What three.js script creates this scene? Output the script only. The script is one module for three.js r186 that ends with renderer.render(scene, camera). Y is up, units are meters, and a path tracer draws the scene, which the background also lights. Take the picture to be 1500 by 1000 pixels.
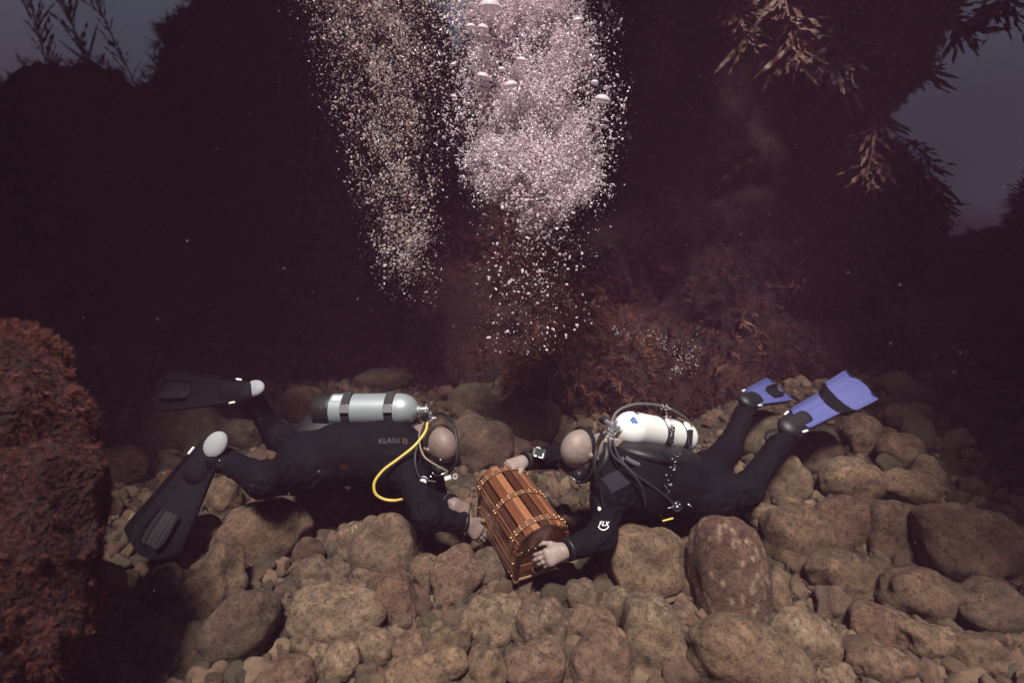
import * as THREE from 'three';
import { mergeGeometries, mergeVertices } from 'three/addons/utils/BufferGeometryUtils.js';
import { RoundedBoxGeometry } from 'three/addons/geometries/RoundedBoxGeometry.js';

// ---------------------------------------------------------------- camera, water, sun, exposure
const scene = new THREE.Scene();
const camera = new THREE.PerspectiveCamera(60, 1500 / 1000, 0.05, 200);
camera.position.set(0, 1.6, 0);
camera.rotation.set(-12 * Math.PI / 180, 0, 0);
camera.focus = 2.95; camera.userData.fStop = 1.4;
camera.updateMatrixWorld(true);
const renderer = new THREE.WebGLRenderer({ antialias: true });
renderer.setSize(1500, 1000);
renderer.toneMapping = THREE.LinearToneMapping;
renderer.toneMappingExposure = 1.35;
renderer.shadowMap.enabled = true;
{ // open water: dark near the seabed, paler and bluer towards the surface
  const W = 256, H = 128, d = new Float32Array(W * H * 4);
  const stops = [[-90, .0032, .0024, .0040], [-2, .0040, .0032, .0056], [2, .0064, .0072, .0096], [7, .0096, .0200, .0264], [12, .0144, .0352, .0448], [18, .0192, .0480, .0608], [40, .0280, .0680, .0840], [90, .0400, .0960, .1160]];
  for (let y = 0; y < H; y++) {
    const e = (y + .5) / H * 180 - 90;
    let k = 0; while (k < stops.length - 2 && e > stops[k + 1][0]) k++;
    const a = stops[k], b = stops[k + 1], t = Math.min(1, Math.max(0, (e - a[0]) / (b[0] - a[0])));
    for (let x = 0; x < W; x++) { const o = (y * W + x) * 4; for (let c = 0; c < 3; c++) d[o + c] = a[c + 1] + (b[c + 1] - a[c + 1]) * t; d[o + 3] = 1; }
  }
  const tex = new THREE.DataTexture(d, W, H, THREE.RGBAFormat, THREE.FloatType);
  tex.mapping = THREE.EquirectangularReflectionMapping; tex.magFilter = THREE.LinearFilter; tex.needsUpdate = true;
  scene.background = tex; scene.environment = tex; scene.environmentIntensity = 1;
}
const sun = new THREE.DirectionalLight(new THREE.Color(1.0, .93, .86), 5.0);
sun.position.set(.15, 8.6, 1.2); sun.target.position.set(0.1, 0, -3.4);
sun.castShadow = true; sun.shadow.radius = 22; sun.shadow.mapSize.set(2048, 2048);
Object.assign(sun.shadow.camera, { left: -8, right: 8, top: 8, bottom: -8, near: .1, far: 40 });
scene.add(sun, sun.target);
scene.fog = new THREE.FogExp2(new THREE.Color(.95, .40, .76), .0105);

// ---------------------------------------------------------------- helpers
const V = (x, y, z) => new THREE.Vector3(x, y, z);
const F = 500 / Math.tan(Math.PI / 6);
const camR = V(1, 0, 0).applyQuaternion(camera.quaternion), camU = V(0, 1, 0).applyQuaternion(camera.quaternion), camB = V(0, 0, 1).applyQuaternion(camera.quaternion);
const P = (x, y, d) => camera.position.clone().addScaledVector(camR, (x - 750) / F * d).addScaledVector(camU, (500 - y) / F * d).addScaledVector(camB, -d);
const onPlane = (x, y, pt, n) => { const r = P(x, y, 1).sub(camera.position); const t = pt.clone().sub(camera.position).dot(n) / r.dot(n); return camera.position.clone().addScaledVector(r, t); };
function rng(seed) { let s = seed >>> 0; return () => { s = (s + 0x6d2b79f5) | 0; let t = Math.imul(s ^ (s >>> 15), 1 | s); t = (t + Math.imul(t ^ (t >>> 7), 61 | t)) ^ t; return ((t ^ (t >>> 14)) >>> 0) / 4294967296; }; }
const sstep = (a, b, x) => { const t = Math.min(1, Math.max(0, (x - a) / (b - a))); return t * t * (3 - 2 * t); };
const mix = (a, b, t) => a + (b - a) * t;
const PERM = new Uint8Array(512); { const r = rng(77), p = [...Array(256).keys()]; for (let i = 255; i > 0; i--) { const j = Math.floor(r() * (i + 1)); [p[i], p[j]] = [p[j], p[i]]; } for (let i = 0; i < 512; i++) PERM[i] = p[i & 255]; }
const fade = (t) => t * t * t * (t * (t * 6 - 15) + 10);
const grad = (h, x, y, z) => { h &= 15; const u = h < 8 ? x : y, v = h < 4 ? y : h === 12 || h === 14 ? x : z; return ((h & 1) ? -u : u) + ((h & 2) ? -v : v); };
function noise(x, y, z) {
  const xf = Math.floor(x), yf = Math.floor(y), zf = Math.floor(z), X = xf & 255, Y = yf & 255, Z = zf & 255; x -= xf; y -= yf; z -= zf;
  const u = fade(x), v = fade(y), w = fade(z), A = PERM[X] + Y, AA = PERM[A] + Z, AB = PERM[A + 1] + Z, B = PERM[X + 1] + Y, BA = PERM[B] + Z, BB = PERM[B + 1] + Z;
  return mix(mix(mix(grad(PERM[AA], x, y, z), grad(PERM[BA], x - 1, y, z), u), mix(grad(PERM[AB], x, y - 1, z), grad(PERM[BB], x - 1, y - 1, z), u), v),
    mix(mix(grad(PERM[AA + 1], x, y, z - 1), grad(PERM[BA + 1], x - 1, y, z - 1), u), mix(grad(PERM[AB + 1], x, y - 1, z - 1), grad(PERM[BB + 1], x - 1, y - 1, z - 1), u), v), w);
}
const fbm = (x, y, z, o = 4) => { let a = 0, s = 1, t = 0; for (let i = 0; i < o; i++) { a += noise(x, y, z) * s; t += s; s *= .5; x = x * 2.03 + 7.1; y = y * 2.03 + 3.7; z = z * 2.03 + 1.3; } return a / t; };
// tileable 2D noise
function pnoise(x, y, per, seed) { const r = per / (2 * Math.PI), a = x / per * 2 * Math.PI, b = y / per * 2 * Math.PI; const xi = Math.floor(x), yi = Math.floor(y), fx = fade(x - xi), fy = fade(y - yi); const h = (i, j) => PERM[(PERM[(((i % per) + per) % per + seed) & 255] + ((j % per) + per) % per) & 255] / 127.5 - 1; return mix(mix(h(xi, yi), h(xi + 1, yi), fx), mix(h(xi, yi + 1), h(xi + 1, yi + 1), fx), fy); }
const pfbm = (u, v, per, oct, seed) => { let a = 0, s = 1, t = 0; for (let i = 0; i < oct; i++) { a += pnoise(u * per, v * per, per, seed + i * 17) * s; t += s; s *= .55; per *= 2; } return a / t; };
function tex(n, fn, srgb) {
  const d = new Uint8Array(n * n * 4);
  for (let y = 0; y < n; y++) for (let x = 0; x < n; x++) { const c = fn((x + .5) / n, (y + .5) / n), o = (y * n + x) * 4; for (let k = 0; k < 3; k++) d[o + k] = Math.max(0, Math.min(255, c[k] * 255)); d[o + 3] = 255; }
  const t = new THREE.DataTexture(d, n, n, THREE.RGBAFormat); t.wrapS = t.wrapT = THREE.RepeatWrapping; t.magFilter = THREE.LinearFilter; t.minFilter = THREE.LinearMipmapLinearFilter; t.generateMipmaps = true; t.needsUpdate = true;
  if (srgb) t.colorSpace = THREE.SRGBColorSpace;
  return t;
}
const used = {};
function numbered(name) { const k = used[name] = (used[name] ?? -1) + 1; return k ? `${name}_${String(k).padStart(3, '0')}` : name; }
function shade(o) { o.castShadow = o.receiveShadow = true; return o; }
function part(name, geo, mat, parent) { const m = shade(new THREE.Mesh(geo, mat)); m.name = name; parent.add(m); return m; }
function tag(o, label, category, group, kind) { if (label) o.userData.label = label; if (category) o.userData.category = category; if (group) o.userData.group = group; if (kind) o.userData.kind = kind; return o; }
function top(name, o) { o.name = numbered(name); scene.add(o); return o; }
function rebase(root, b) { root.position.copy(b); if (root.geometry) root.geometry.translate(-b.x, -b.y, -b.z); for (const c of root.children) c.position.sub(b); return root; }
const lin = (r, g, b) => new THREE.Color().setRGB(r, g, b);
function tube(pts, r, seg = 40, rs = 10) { return new THREE.TubeGeometry(new THREE.CatmullRomCurve3(pts), seg, r, rs, false); }
function orient(o, pos, x, y) { const X = x.clone().normalize(), Z = X.clone().cross(y).normalize(), Y = Z.clone().cross(X); o.matrix.makeBasis(X, Y, Z); o.quaternion.setFromRotationMatrix(o.matrix); o.position.copy(pos); return o; }
// uv in metres by the dominant axis of each face, normals kept smooth
function boxUV(g, s = 1) {
  g = g.index ? g.toNonIndexed() : g; const p = g.attributes.position, uv = new Float32Array(p.count * 2);
  for (let i = 0; i < p.count; i += 3) {
    const a = V().fromBufferAttribute(p, i), b = V().fromBufferAttribute(p, i + 1), c = V().fromBufferAttribute(p, i + 2), n = b.clone().sub(a).cross(c.clone().sub(a));
    const ax = Math.abs(n.x), ay = Math.abs(n.y), az = Math.abs(n.z);
    [a, b, c].forEach((q, k) => { const [u, v] = ax > ay && ax > az ? [q.z + .37, q.y] : ay > az ? [q.x, q.z + .21] : [q.x + .11, q.y + .53]; uv[(i + k) * 2] = u * s; uv[(i + k) * 2 + 1] = v * s; });
  }
  g.setAttribute('uv', new THREE.BufferAttribute(uv, 2)); return g;
}
function paint(g, fn) { const p = g.attributes.position, n = g.attributes.normal, c = new Float32Array(p.count * 3), a = V(), b = V(); for (let i = 0; i < p.count; i++) { a.fromBufferAttribute(p, i); b.fromBufferAttribute(n, i); const k = fn(a, b); c[i * 3] = k[0]; c[i * 3 + 1] = k[1]; c[i * 3 + 2] = k[2]; } g.setAttribute('color', new THREE.BufferAttribute(c, 3)); return g; }
function ico(detail) { let g = new THREE.IcosahedronGeometry(1, detail); g.deleteAttribute('uv'); g.deleteAttribute('normal'); return mergeVertices(g, 1e-5); }
// surface nets over a distance field
function meshField(f, lo, hi, h) {
  const nx = Math.ceil((hi.x - lo.x) / h) + 1, ny = Math.ceil((hi.y - lo.y) / h) + 1, nz = Math.ceil((hi.z - lo.z) / h) + 1, val = new Float32Array(nx * ny * nz);
  let i = 0; for (let z = 0; z < nz; z++) for (let y = 0; y < ny; y++) for (let x = 0; x < nx; x++) val[i++] = f(lo.x + x * h, lo.y + y * h, lo.z + z * h);
  const id = new Int32Array(nx * ny * nz).fill(-1), pos = [], nor = [], idx = [], sx = 1, sy = nx, sz = nx * ny;
  const corner = [0, sx, sy, sx + sy, sz, sz + sx, sz + sy, sz + sx + sy], edges = [[0, 1], [0, 2], [0, 4], [1, 3], [1, 5], [2, 3], [2, 6], [3, 7], [4, 5], [4, 6], [5, 7], [6, 7]];
  for (let z = 0; z < nz - 1; z++) for (let y = 0; y < ny - 1; y++) for (let x = 0; x < nx - 1; x++) {
    const b = x + y * sy + z * sz; let m = 0; for (let k = 0; k < 8; k++) if (val[b + corner[k]] < 0) m |= 1 << k;
    if (m === 0 || m === 255) continue;
    let cx = 0, cy = 0, cz = 0, n = 0;
    for (const [p, q] of edges) { const a = (m >> p) & 1, c = (m >> q) & 1; if (a === c) continue; const va = val[b + corner[p]], vb = val[b + corner[q]], t = va / (va - vb); cx += mix(p & 1, q & 1, t); cy += mix((p >> 1) & 1, (q >> 1) & 1, t); cz += mix(p >> 2, q >> 2, t); n++; }
    const X = lo.x + (x + cx / n) * h, Y = lo.y + (y + cy / n) * h, Z = lo.z + (z + cz / n) * h, e = h * .5;
    id[b] = pos.length / 3; pos.push(X, Y, Z);
    const gx = f(X + e, Y, Z) - f(X - e, Y, Z), gy = f(X, Y + e, Z) - f(X, Y - e, Z), gz = f(X, Y, Z + e) - f(X, Y, Z - e), l = Math.hypot(gx, gy, gz) || 1; nor.push(gx / l, gy / l, gz / l);
  }
  const quad = (a, b, c, d, flip) => { if (a < 0 || b < 0 || c < 0 || d < 0) return; flip ? idx.push(a, c, b, a, d, c) : idx.push(a, b, c, a, c, d); };
  for (let z = 1; z < nz - 1; z++) for (let y = 1; y < ny - 1; y++) for (let x = 1; x < nx - 1; x++) {
    const b = x + y * sy + z * sz, v = val[b] < 0;
    if (v !== val[b + sx] < 0) quad(id[b - sy - sz], id[b - sz], id[b], id[b - sy], !v);
    if (v !== val[b + sy] < 0) quad(id[b - sx - sz], id[b - sx], id[b], id[b - sz], !v);
    if (v !== val[b + sz] < 0) quad(id[b - sx - sy], id[b - sy], id[b], id[b - sx], !v);
  }
  const g = new THREE.BufferGeometry(); g.setAttribute('position', new THREE.Float32BufferAttribute(pos, 3)); g.setAttribute('normal', new THREE.Float32BufferAttribute(nor, 3)); g.setIndex(idx); return g;
}
const smin = (a, b, k) => { const h = Math.max(0, k - Math.abs(a - b)) / k; return Math.min(a, b) - h * h * k * .25; };
const cone = (a, b, ra, rb, k = .05) => { const dx = b.x - a.x, dy = b.y - a.y, dz = b.z - a.z, L = dx * dx + dy * dy + dz * dz; const f = (x, y, z) => { const px = x - a.x, py = y - a.y, pz = z - a.z, t = Math.max(0, Math.min(1, (px * dx + py * dy + pz * dz) / L)); return Math.hypot(px - dx * t, py - dy * t, pz - dz * t) - mix(ra, rb, t); }; f.k = k; f.ends = [[a, ra], [b, rb]]; return f; };
const egg = (c, r, k = .02) => { const f = (x, y, z) => { const px = (x - c.x) / r.x, py = (y - c.y) / r.y, pz = (z - c.z) / r.z, l = Math.hypot(px, py, pz), m = Math.hypot(px / r.x, py / r.y, pz / r.z); return l < 1e-6 ? -Math.min(r.x, r.y, r.z) : l * (l - 1) / m; }; f.k = k; const q = Math.max(r.x, r.y, r.z); f.ends = [[c, q]]; return f; };
function field(prims, off = 0) { return (x, y, z) => { let d = prims[0](x, y, z); for (let i = 1; i < prims.length; i++) d = smin(d, prims[i](x, y, z), prims[i].k); return d - off; }; }
function bounds(prims, pad) { const b = new THREE.Box3(); for (const p of prims) for (const [c, r] of p.ends) { b.expandByPoint(c.clone().addScalar(r + pad)); b.expandByPoint(c.clone().subScalar(r + pad)); } return b; }
function meshPrims(prims, h, off = 0, extra) { const b = bounds(prims, off + .03), f = field(prims, off); return meshField(extra ? (x, y, z) => extra(x, y, z, f(x, y, z)) : f, b.min, b.max, h); }

// ---------------------------------------------------------------- materials
const rockColor = tex(1024, (u, v) => {
  const a = pfbm(u, v, 6, 5, 3), b = pfbm(u, v, 40, 3, 91), c = pfbm(u, v, 90, 2, 31), s = pfbm(u, v, 14, 4, 55);
  let k = .68 + .22 * a + .28 * b + .24 * c; if (b + .5 * c < -.40) k *= .76;
  const pale = sstep(.18, .38, s) * .30;
  return [k + pale, k * .955 + pale * .98, k * .90 + pale * .9];
});
const rockBump = tex(1024, (u, v) => { const k = .5 + .30 * pfbm(u, v, 24, 4, 12) + .22 * pfbm(u, v, 90, 2, 71) + .16 * pfbm(u, v, 7, 3, 40); return [k, k, k]; });
const rockMat = new THREE.MeshStandardMaterial({ map: rockColor, bumpMap: rockBump, bumpScale: .0045, roughness: .96, vertexColors: true });
const cobbleMat = new THREE.MeshStandardMaterial({ map: rockColor, bumpMap: rockBump, bumpScale: .006, roughness: .96, vertexColors: true });
const gravelMat = new THREE.MeshStandardMaterial({ color: lin(.21, .17, .13), roughness: 1 });
const siltMat = new THREE.MeshStandardMaterial({ map: rockColor, bumpMap: rockBump, bumpScale: .01, color: lin(.06, .045, .032), roughness: 1 });  // silt darkened to paint in deep shade between the stones
const reefMat = new THREE.MeshStandardMaterial({ map: rockColor, bumpMap: rockBump, bumpScale: .03, roughness: 1, vertexColors: true });
const algaeMat = new THREE.MeshStandardMaterial({ color: 0xffffff, roughness: .8, side: THREE.DoubleSide });
const kelpMat = new THREE.MeshPhysicalMaterial({ color: lin(.105, .040, .018), roughness: .6, transmission: .3, thickness: 0, side: THREE.DoubleSide });
const darkKelpMat = new THREE.MeshPhysicalMaterial({ color: lin(.045, .022, .02), roughness: .6, transmission: .3, thickness: 0, side: THREE.DoubleSide });
const fabricBump = tex(512, (u, v) => { const k = .5 + .3 * pfbm(u, v, 10, 4, 5) + .2 * pfbm(u, v, 120, 1, 9); return [k, k, k]; });
const suitMat = new THREE.MeshPhysicalMaterial({ color: lin(.006, .0057, .009), roughness: .8, specularIntensity: .2, bumpMap: fabricBump, bumpScale: .004 });
const rubberMat = new THREE.MeshStandardMaterial({ color: lin(.012, .012, .014), roughness: .5 });
const finMat = new THREE.MeshPhysicalMaterial({ color: lin(.006, .0055, .008), roughness: .7, specularIntensity: .25 });
const blueMat = new THREE.MeshStandardMaterial({ color: lin(.095, .11, .31), roughness: .55 });
const soleMat = new THREE.MeshStandardMaterial({ color: lin(.30, .31, .33), roughness: .7 });
const webMat = new THREE.MeshStandardMaterial({ color: lin(.022, .023, .027), roughness: .7 });
const bcdMat = new THREE.MeshStandardMaterial({ color: lin(.05, .05, .085), roughness: .7, bumpMap: fabricBump, bumpScale: .004 });
const chromeMat = new THREE.MeshStandardMaterial({ color: lin(.75, .76, .78), metalness: .85, roughness: .28 });
const whitePlastic = new THREE.MeshStandardMaterial({ color: lin(.8, .8, .82), roughness: .4 });
const silverMat = new THREE.MeshPhysicalMaterial({ color: lin(.36, .41, .43), metalness: .35, roughness: .42, clearcoat: .3, clearcoatRoughness: .3 });
const tankWhite = new THREE.MeshPhysicalMaterial({ color: lin(.90, .92, .90), roughness: .4, clearcoat: .4, clearcoatRoughness: .3 });
const yellowMat = new THREE.MeshStandardMaterial({ color: lin(.66, .49, .11), roughness: .45 });
const greyTrim = new THREE.MeshStandardMaterial({ color: lin(.13, .125, .14), roughness: .6 });
const skinBump = tex(512, (u, v) => { const k = .5 + .25 * pfbm(u, v, 30, 4, 19); return [k, k, k]; });
const skinTex = tex(512, (u, v) => { const a = pfbm(u, v, 8, 4, 7), b = pfbm(u, v, 50, 2, 70); return [.86 + .1 * a + .05 * b, .80 + .13 * a + .06 * b, .77 + .14 * a + .06 * b]; });
const skinMat = new THREE.MeshPhysicalMaterial({ map: skinTex, color: lin(.33, .272, .252), roughness: .55, bumpMap: skinBump, bumpScale: .002 });
const skinShaded = skinMat.clone(); skinShaded.color = lin(.25, .195, .18);  // same skin darkened, painting in the weaker light on the left diver
const glassMat = new THREE.MeshPhysicalMaterial({ color: 0xffffff, transmission: 1, thickness: 0, roughness: .05, ior: 1.4 });
const woodMaps = [0, 1, 2].map((s) => tex(512, (u, v) => { const w = pfbm(u, v, 3, 3, 60 + s * 9) * .5, g = Math.sin((v * 26 + w * 7 + pfbm(u * .5, v, 8, 3, 4 + s)) * 3.1), f = pnoise(u * 6, v * 128, 128, 23 + s), k = .62 + .18 * g + .2 * f + .25 * w; return [k, k * .86, k * .76]; }));
const woodMats = [[.32, .12, .057], [.12, .042, .022], [.62, .29, .155]].map((c, i) => new THREE.MeshPhysicalMaterial({ map: woodMaps[i], bumpMap: woodMaps[i], bumpScale: .0015, color: lin(...c), roughness: .32, clearcoat: 1, clearcoatRoughness: .12 }));
const darkWood = new THREE.MeshPhysicalMaterial({ map: woodMaps[1], color: lin(.05, .02, .011), roughness: .5, clearcoat: .4, clearcoatRoughness: .3 });
const brassMat = new THREE.MeshStandardMaterial({ color: lin(.80, .46, .27), metalness: .9, roughness: .34 });
const brassDull = new THREE.MeshStandardMaterial({ color: lin(.50, .34, .22), metalness: .6, roughness: .5 });
const bubbleMat = new THREE.MeshPhysicalMaterial({ color: 0xffffff, roughness: .9, transmission: .5, thickness: 0, clearcoat: 1, clearcoatRoughness: .08 });
const glintMat = new THREE.MeshPhysicalMaterial({ color: 0xffffff, roughness: .16, metalness: .12, clearcoat: 1, clearcoatRoughness: .1 });
const capMat = new THREE.MeshPhysicalMaterial({ color: lin(.95, .86, .89), roughness: .12, transmission: .35, thickness: 0, clearcoat: 1, clearcoatRoughness: .05, side: THREE.DoubleSide });

// ---------------------------------------------------------------- seabed
const ground = (x, z) => -.13 + .06 * fbm(x * .8, 0, z * .8, 3) + .34 * sstep(.9, 2.8, x) * sstep(-2.4, -4.6, z) + .12 * sstep(-1.6, -3.2, x) * sstep(-1.5, -3, z) + .3 * sstep(-6.5, -9, z) - 4 * sstep(-10.5, -17, z);
const seabed = new THREE.Group(); top('seabed', seabed); tag(seabed, null, null, null, 'structure');
{
  const n = 150, pos = [], idx = [];
  const cx = (i) => { const t = i / n * 2 - 1; return Math.sign(t) * (Math.abs(t) * 8 + Math.pow(Math.abs(t), 4) * 8); }, cz = (j) => { const t = j / n; return 5 - t * 20 - Math.pow(t, 5) * 5; };
  for (let j = 0; j <= n; j++) for (let i = 0; i <= n; i++) pos.push(cx(i), ground(cx(i), cz(j)), cz(j));
  for (let j = 0; j < n; j++) for (let i = 0; i < n; i++) { const a = j * (n + 1) + i, b = a + 1, c = a + n + 1, d = c + 1; idx.push(a, b, c, b, d, c); }
  let g = new THREE.BufferGeometry(); g.setAttribute('position', new THREE.Float32BufferAttribute(pos, 3)); g.setIndex(idx); g.computeVertexNormals();
  part('silt_bed', boxUV(g, 1.3), siltMat, seabed);
}
const groundAt = (x, y, lift = 0) => { let t = .8; for (; t < 14; t += .01) { const p = P(x, y, t); if (p.y < ground(p.x, p.z) + lift) break; } return t; };
const base = ico(13), small = ico(4);
// a water-worn stone: radii a (across), b (up), c (towards the eye)
function stone(src, seed, a, b, c, tint, o = {}) {
  const g = src.clone(), p = g.attributes.position, q = V(), s = seed * 13.7, low = o.low ?? .18, e = o.square ?? 2.25;
  for (let i = 0; i < p.count; i++) {
    q.fromBufferAttribute(p, i);
    const sup = Math.pow(Math.pow(Math.abs(q.x), e) + Math.pow(Math.abs(q.y), e) + Math.pow(Math.abs(q.z), e), -1 / e);
    let r = sup * (1 + low * noise(q.x * 1.1 + s, q.y * 1.1, q.z * 1.1) * 1.5 + .055 * noise(q.x * 2.6, q.y * 2.6 + s, q.z * 2.6) + .016 * fbm(q.x * 6, q.y * 6, q.z * 6 + s, 3));
    const cut = noise(q.x * 1.7 + s, q.y * 1.7 + 9, q.z * 1.7); if (cut > .22) r *= 1 - (cut - .22) * .22;
    p.setXYZ(i, q.x * r * a, q.y * r * b, q.z * r * c);
  }
  g.computeVertexNormals();
  const k = 1 / Math.max(a, b);
  paint(g, (v) => { const m = fbm(v.x * k * 1.3 + s, v.y * k * 1.3, v.z * k * 1.3, 3), n = fbm(v.x * k * 3 + s, v.y * k * 3 + 5, v.z * k * 3, 3), pink = sstep(.05, .3, m) * (o.pink ?? .22), l = 1 + .5 * n + .25 * m, vein = o.vein ? sstep(.04, 0, Math.abs(n + .5 * m)) * o.vein : 0; return [tint[0] * l * (1 + .15 * pink) + vein * .16, tint[1] * l * (1 - .22 * pink) + vein * .13, tint[2] * l * (1 - .16 * pink) + vein * .10]; });
  return boxUV(g, 1.6);
}
const T = { veined: [0.1098, 0.0621, 0.0460], tan: [0.1644, 0.1112, 0.0729], pale: [0.1949, 0.1373, 0.0934], red: [0.1339, 0.0804, 0.0551], brown: [0.1218, 0.0804, 0.0518], grey: [0.1339, 0.0942, 0.0659], dark: [0.0915, 0.0621, 0.0442], green: [0.0915, 0.0720, 0.0467], pink: [0.1644, 0.1040, 0.0742], dim: [0.0610, 0.0452, 0.0333] };
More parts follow.
